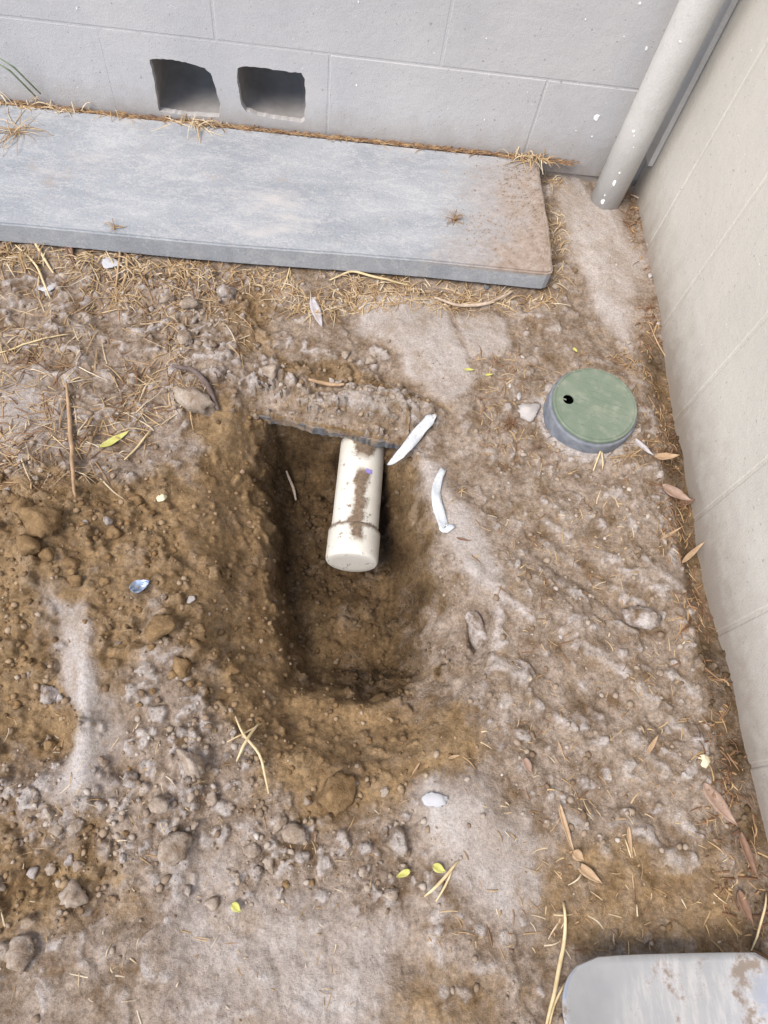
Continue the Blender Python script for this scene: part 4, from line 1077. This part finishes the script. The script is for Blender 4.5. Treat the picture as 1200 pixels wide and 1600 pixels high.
def lay(B, x, y, L, ang, r, tint, bend=.6, rise=.004, hf=H):
    n = 6; a = ang; p = Vector((x, y, 0)); pts = []
    k_ = rnd.uniform(-bend, bend) / n; up = rnd.random() ** 2 * rise
    for i in range(n):
        pts.append(Vector((p.x, p.y, hf(min(p.x, -.002), min(p.y, -.002)) + r * .2 + up * math.sin(math.pi * i / (n - 1)))))
        p = p + Vector((math.cos(a), math.sin(a), 0)) * (L / (n - 1)); a += k_
    for _ in range(1): pts = [pts[0]] + [Vector((pts[i].x, pts[i].y, max(pts[i].z, (pts[i - 1].z + pts[i + 1].z) / 2))) for i in range(1, n - 1)] + [pts[-1]]
    B.add(pts, r, tint)
def strew(B, n, poly, Lm, r0, r1, tints, main=None, spread=3.2, rise=.004, bend=.8):
    pw = gp(poly); xs = [p[0] for p in pw]; ys = [p[1] for p in pw]
    cx = np.array([rnd.uniform(min(xs), max(xs)) for _ in range(n * 3)]); cy = np.array([rnd.uniform(min(ys), max(ys)) for _ in range(n * 3)])
    ok = (poly_sd(cx, cy, pw) > 0) & (fbm(cx, cy, 16, 3, 77) > rs.uniform(-.5, .35, n * 3))
    for x, y in list(zip(cx[ok], cy[ok]))[:n]:
        if x > -.004 or y > -.004 or (y > -.342 and x < -.232): continue
        if poly_sd(np.array([x]), np.array([y]), RIM)[0] > -.015: continue
        L = Lm * (.35 + 1.1 * rnd.random() ** 2); a = rnd.uniform(0, 6.283) if main is None else main + rnd.gauss(0, spread)
        lay(B, x, y, L, a, rnd.uniform(r0, r1), min(1, max(0, rnd.choice(tints) + rnd.uniform(-.12, .12))), bend, rise)
B = Blades()
strew(B, 1600, [(-40, 340), (390, 380), (420, 470), (380, 560), (300, 640), (210, 720), (120, 800), (-40, 800)], .042, .0005, .0013, [.1, .3, .5, .6, .7, .9], rise=.007, bend=.5)
strew(B, 600, [(-40, 345), (380, 388), (360, 440), (-40, 420)], .04, .0007, .0018, [.5, .6, .75, .9], rise=.014)
o = B.build('straw_litter'); o['kind'] = 'stuff'; o['label'] = 'dry straw and grass litter scattered below the slab at upper left'; o['category'] = 'straw'
B = Blades()
strew(B, 900, [(400, 410), (640, 435), (875, 450), (880, 480), (780, 490), (640, 480), (500, 500), (410, 470)], .030, .0005, .0014, [.45, .6, .75, .9], rise=.008)
strew(B, 260, [(850, 235), (880, 240), (880, 460), (866, 460)], .03, .0006, .0014, [.5, .7, .9], rise=.012)
o = B.build('straw_litter'); o['kind'] = 'stuff'; o['label'] = 'dry straw bits gathered along the front of the slab'; o['category'] = 'straw'
B = Blades()
strew(B, 850, [(950, 250), (1010, 250), (1060, 560), (1110, 800), (1200, 1250), (1200, 1500), (1130, 1500), (1080, 1200), (1050, 900), (1000, 640), (1000, 420)], .022, .0006, .0020, [.05, .1, .2, .3, .5], rise=.006)
strew(B, 420, [(740, 560), (1020, 540), (1060, 700), (960, 760), (760, 720), (740, 640)], .022, .0005, .0011, [.15, .3, .55, .75], rise=.005)
strew(B, 60, [(950, 540), (1010, 560), (1010, 600), (960, 575)], .025, .0006, .0012, [.2, .4, .6], rise=.01)
strew(B, 500, [(700, 760), (1080, 800), (1180, 1300), (1180, 1480), (640, 1500), (720, 1200)], .018, .0004, .0012, [.2, .5, .7, .85], rise=.004)
strew(B, 220, [(0, 1100), (650, 1200), (640, 1580), (0, 1580)], .016, .0004, .0010, [.5, .75, .95], rise=.004)
o = B.build('leaf_litter'); o['kind'] = 'stuff'; o['label'] = 'brown leaf and stalk litter along the side wall'; o['category'] = 'litter'
# dry roots and grass fringe in the gap between slab and wall, and swept soil crumbs on the slab
def slabH(x, y): return .0518 if (y < -.016 and x < -.236) else .048
B = Blades()
for i in range(1300):
    x = rnd.uniform(-1.5, -.16); lay(B, x, -.010 + rnd.uniform(-.008, .006), rnd.uniform(.008, .03), rnd.choice([0, math.pi]) + rnd.gauss(0, .35), rnd.uniform(.0006, .0015), rnd.choice([.05, .2, .3, .4, .55]), 1.0, .004, slabH)
for cx_, n_, L_ in ((-.955, 40, .045), (-1.30, 26, .04), (-1.22, 14, .03), (-1.12, 8, .025), (-.255, 46, .04)):
    for i in range(n_): lay(B, cx_ + rnd.gauss(0, .022), -.016 + rnd.uniform(-.012, .008), L_ * rnd.uniform(.4, 1.3), rnd.uniform(0, 6.28), rnd.uniform(.0008, .0017), rnd.choice([.6, .75, .9, 1]), 1.0, .022, slabH)
o = B.build('dry_grass_fringe'); o['kind'] = 'stuff'; o['label'] = 'brown root and dry grass fringe in the gap behind the slab'; o['category'] = 'dry grass'
def tuft(pts_c, n, L, r, label, tints, up=.02, name='dry_tuft'):
    B = Blades()
    for i in range(n): lay(B, pts_c.x + rnd.gauss(0, L * .12), pts_c.y + rnd.gauss(0, L * .12), L * rnd.uniform(.5, 1.3), rnd.uniform(0, 6.28), r * rnd.uniform(.7, 1.3), rnd.choice(tints), 1.5, up, lambda x, y: pts_c.z)
    o = rebase(B.build(name)); tag(o, label, 'dry grass'); return o
tuft(Vector((*G(710, 343, .052)[:2], .0515)), 26, .022, .0007, 'small tuft of dry grass on the slab near its right end', [.1, .3, .5])
tuft(Vector((*G(25, 205, .052)[:2], .0515)), 34, .06, .0009, 'loose dry grass lying on the slab at its left end', [.4, .7, .9])
tuft(Vector((*G(180, 355, .052)[:2], .0515)), 10, .02, .0009, 'tiny dry sprig on the front edge of the slab', [.3, .6])
tuft(at(795, 665), 40, .022, .0008, 'tuft of reddish dry needles left of the valve box', [.05, .15, .2, .35])
tuft(at(985, 712), 14, .03, .0008, 'tuft of tan needles below the valve box', [.4, .6])
tuft(at(845, 262), 30, .035, .0010, 'dry pale grass tuft at the slab corner by the wall', [.6, .8, 1.0], .03)
# loose soil on the slab's right end
bm = bmesh.new()
for i in range(900):
    t = rnd.random() ** 1.8; x = -.242 - t * .17; y = rnd.uniform(-.332, -.02)
    if t > .45 and y > -.20 and rnd.random() < .75: continue
    r = rnd.uniform(.0006, .0018); m_ = Matrix.Translation((x, y, .0512 + r * .3)) @ Matrix.Rotation(rnd.uniform(0, 6), 4, 'Z') @ Matrix.Diagonal((r * rnd.uniform(.8, 1.6), r, r * .7, 1))
    bmesh.ops.create_icosphere(bm, subdivisions=1, radius=1, matrix=m_)
o = link('soil_crumbs', bm_mesh(bm, 'soil_crumbs'), M_CLOD_GREY); o['kind'] = 'stuff'; o['label'] = 'loose soil crumbs swept over the right end of the slab'; o['category'] = 'soil'
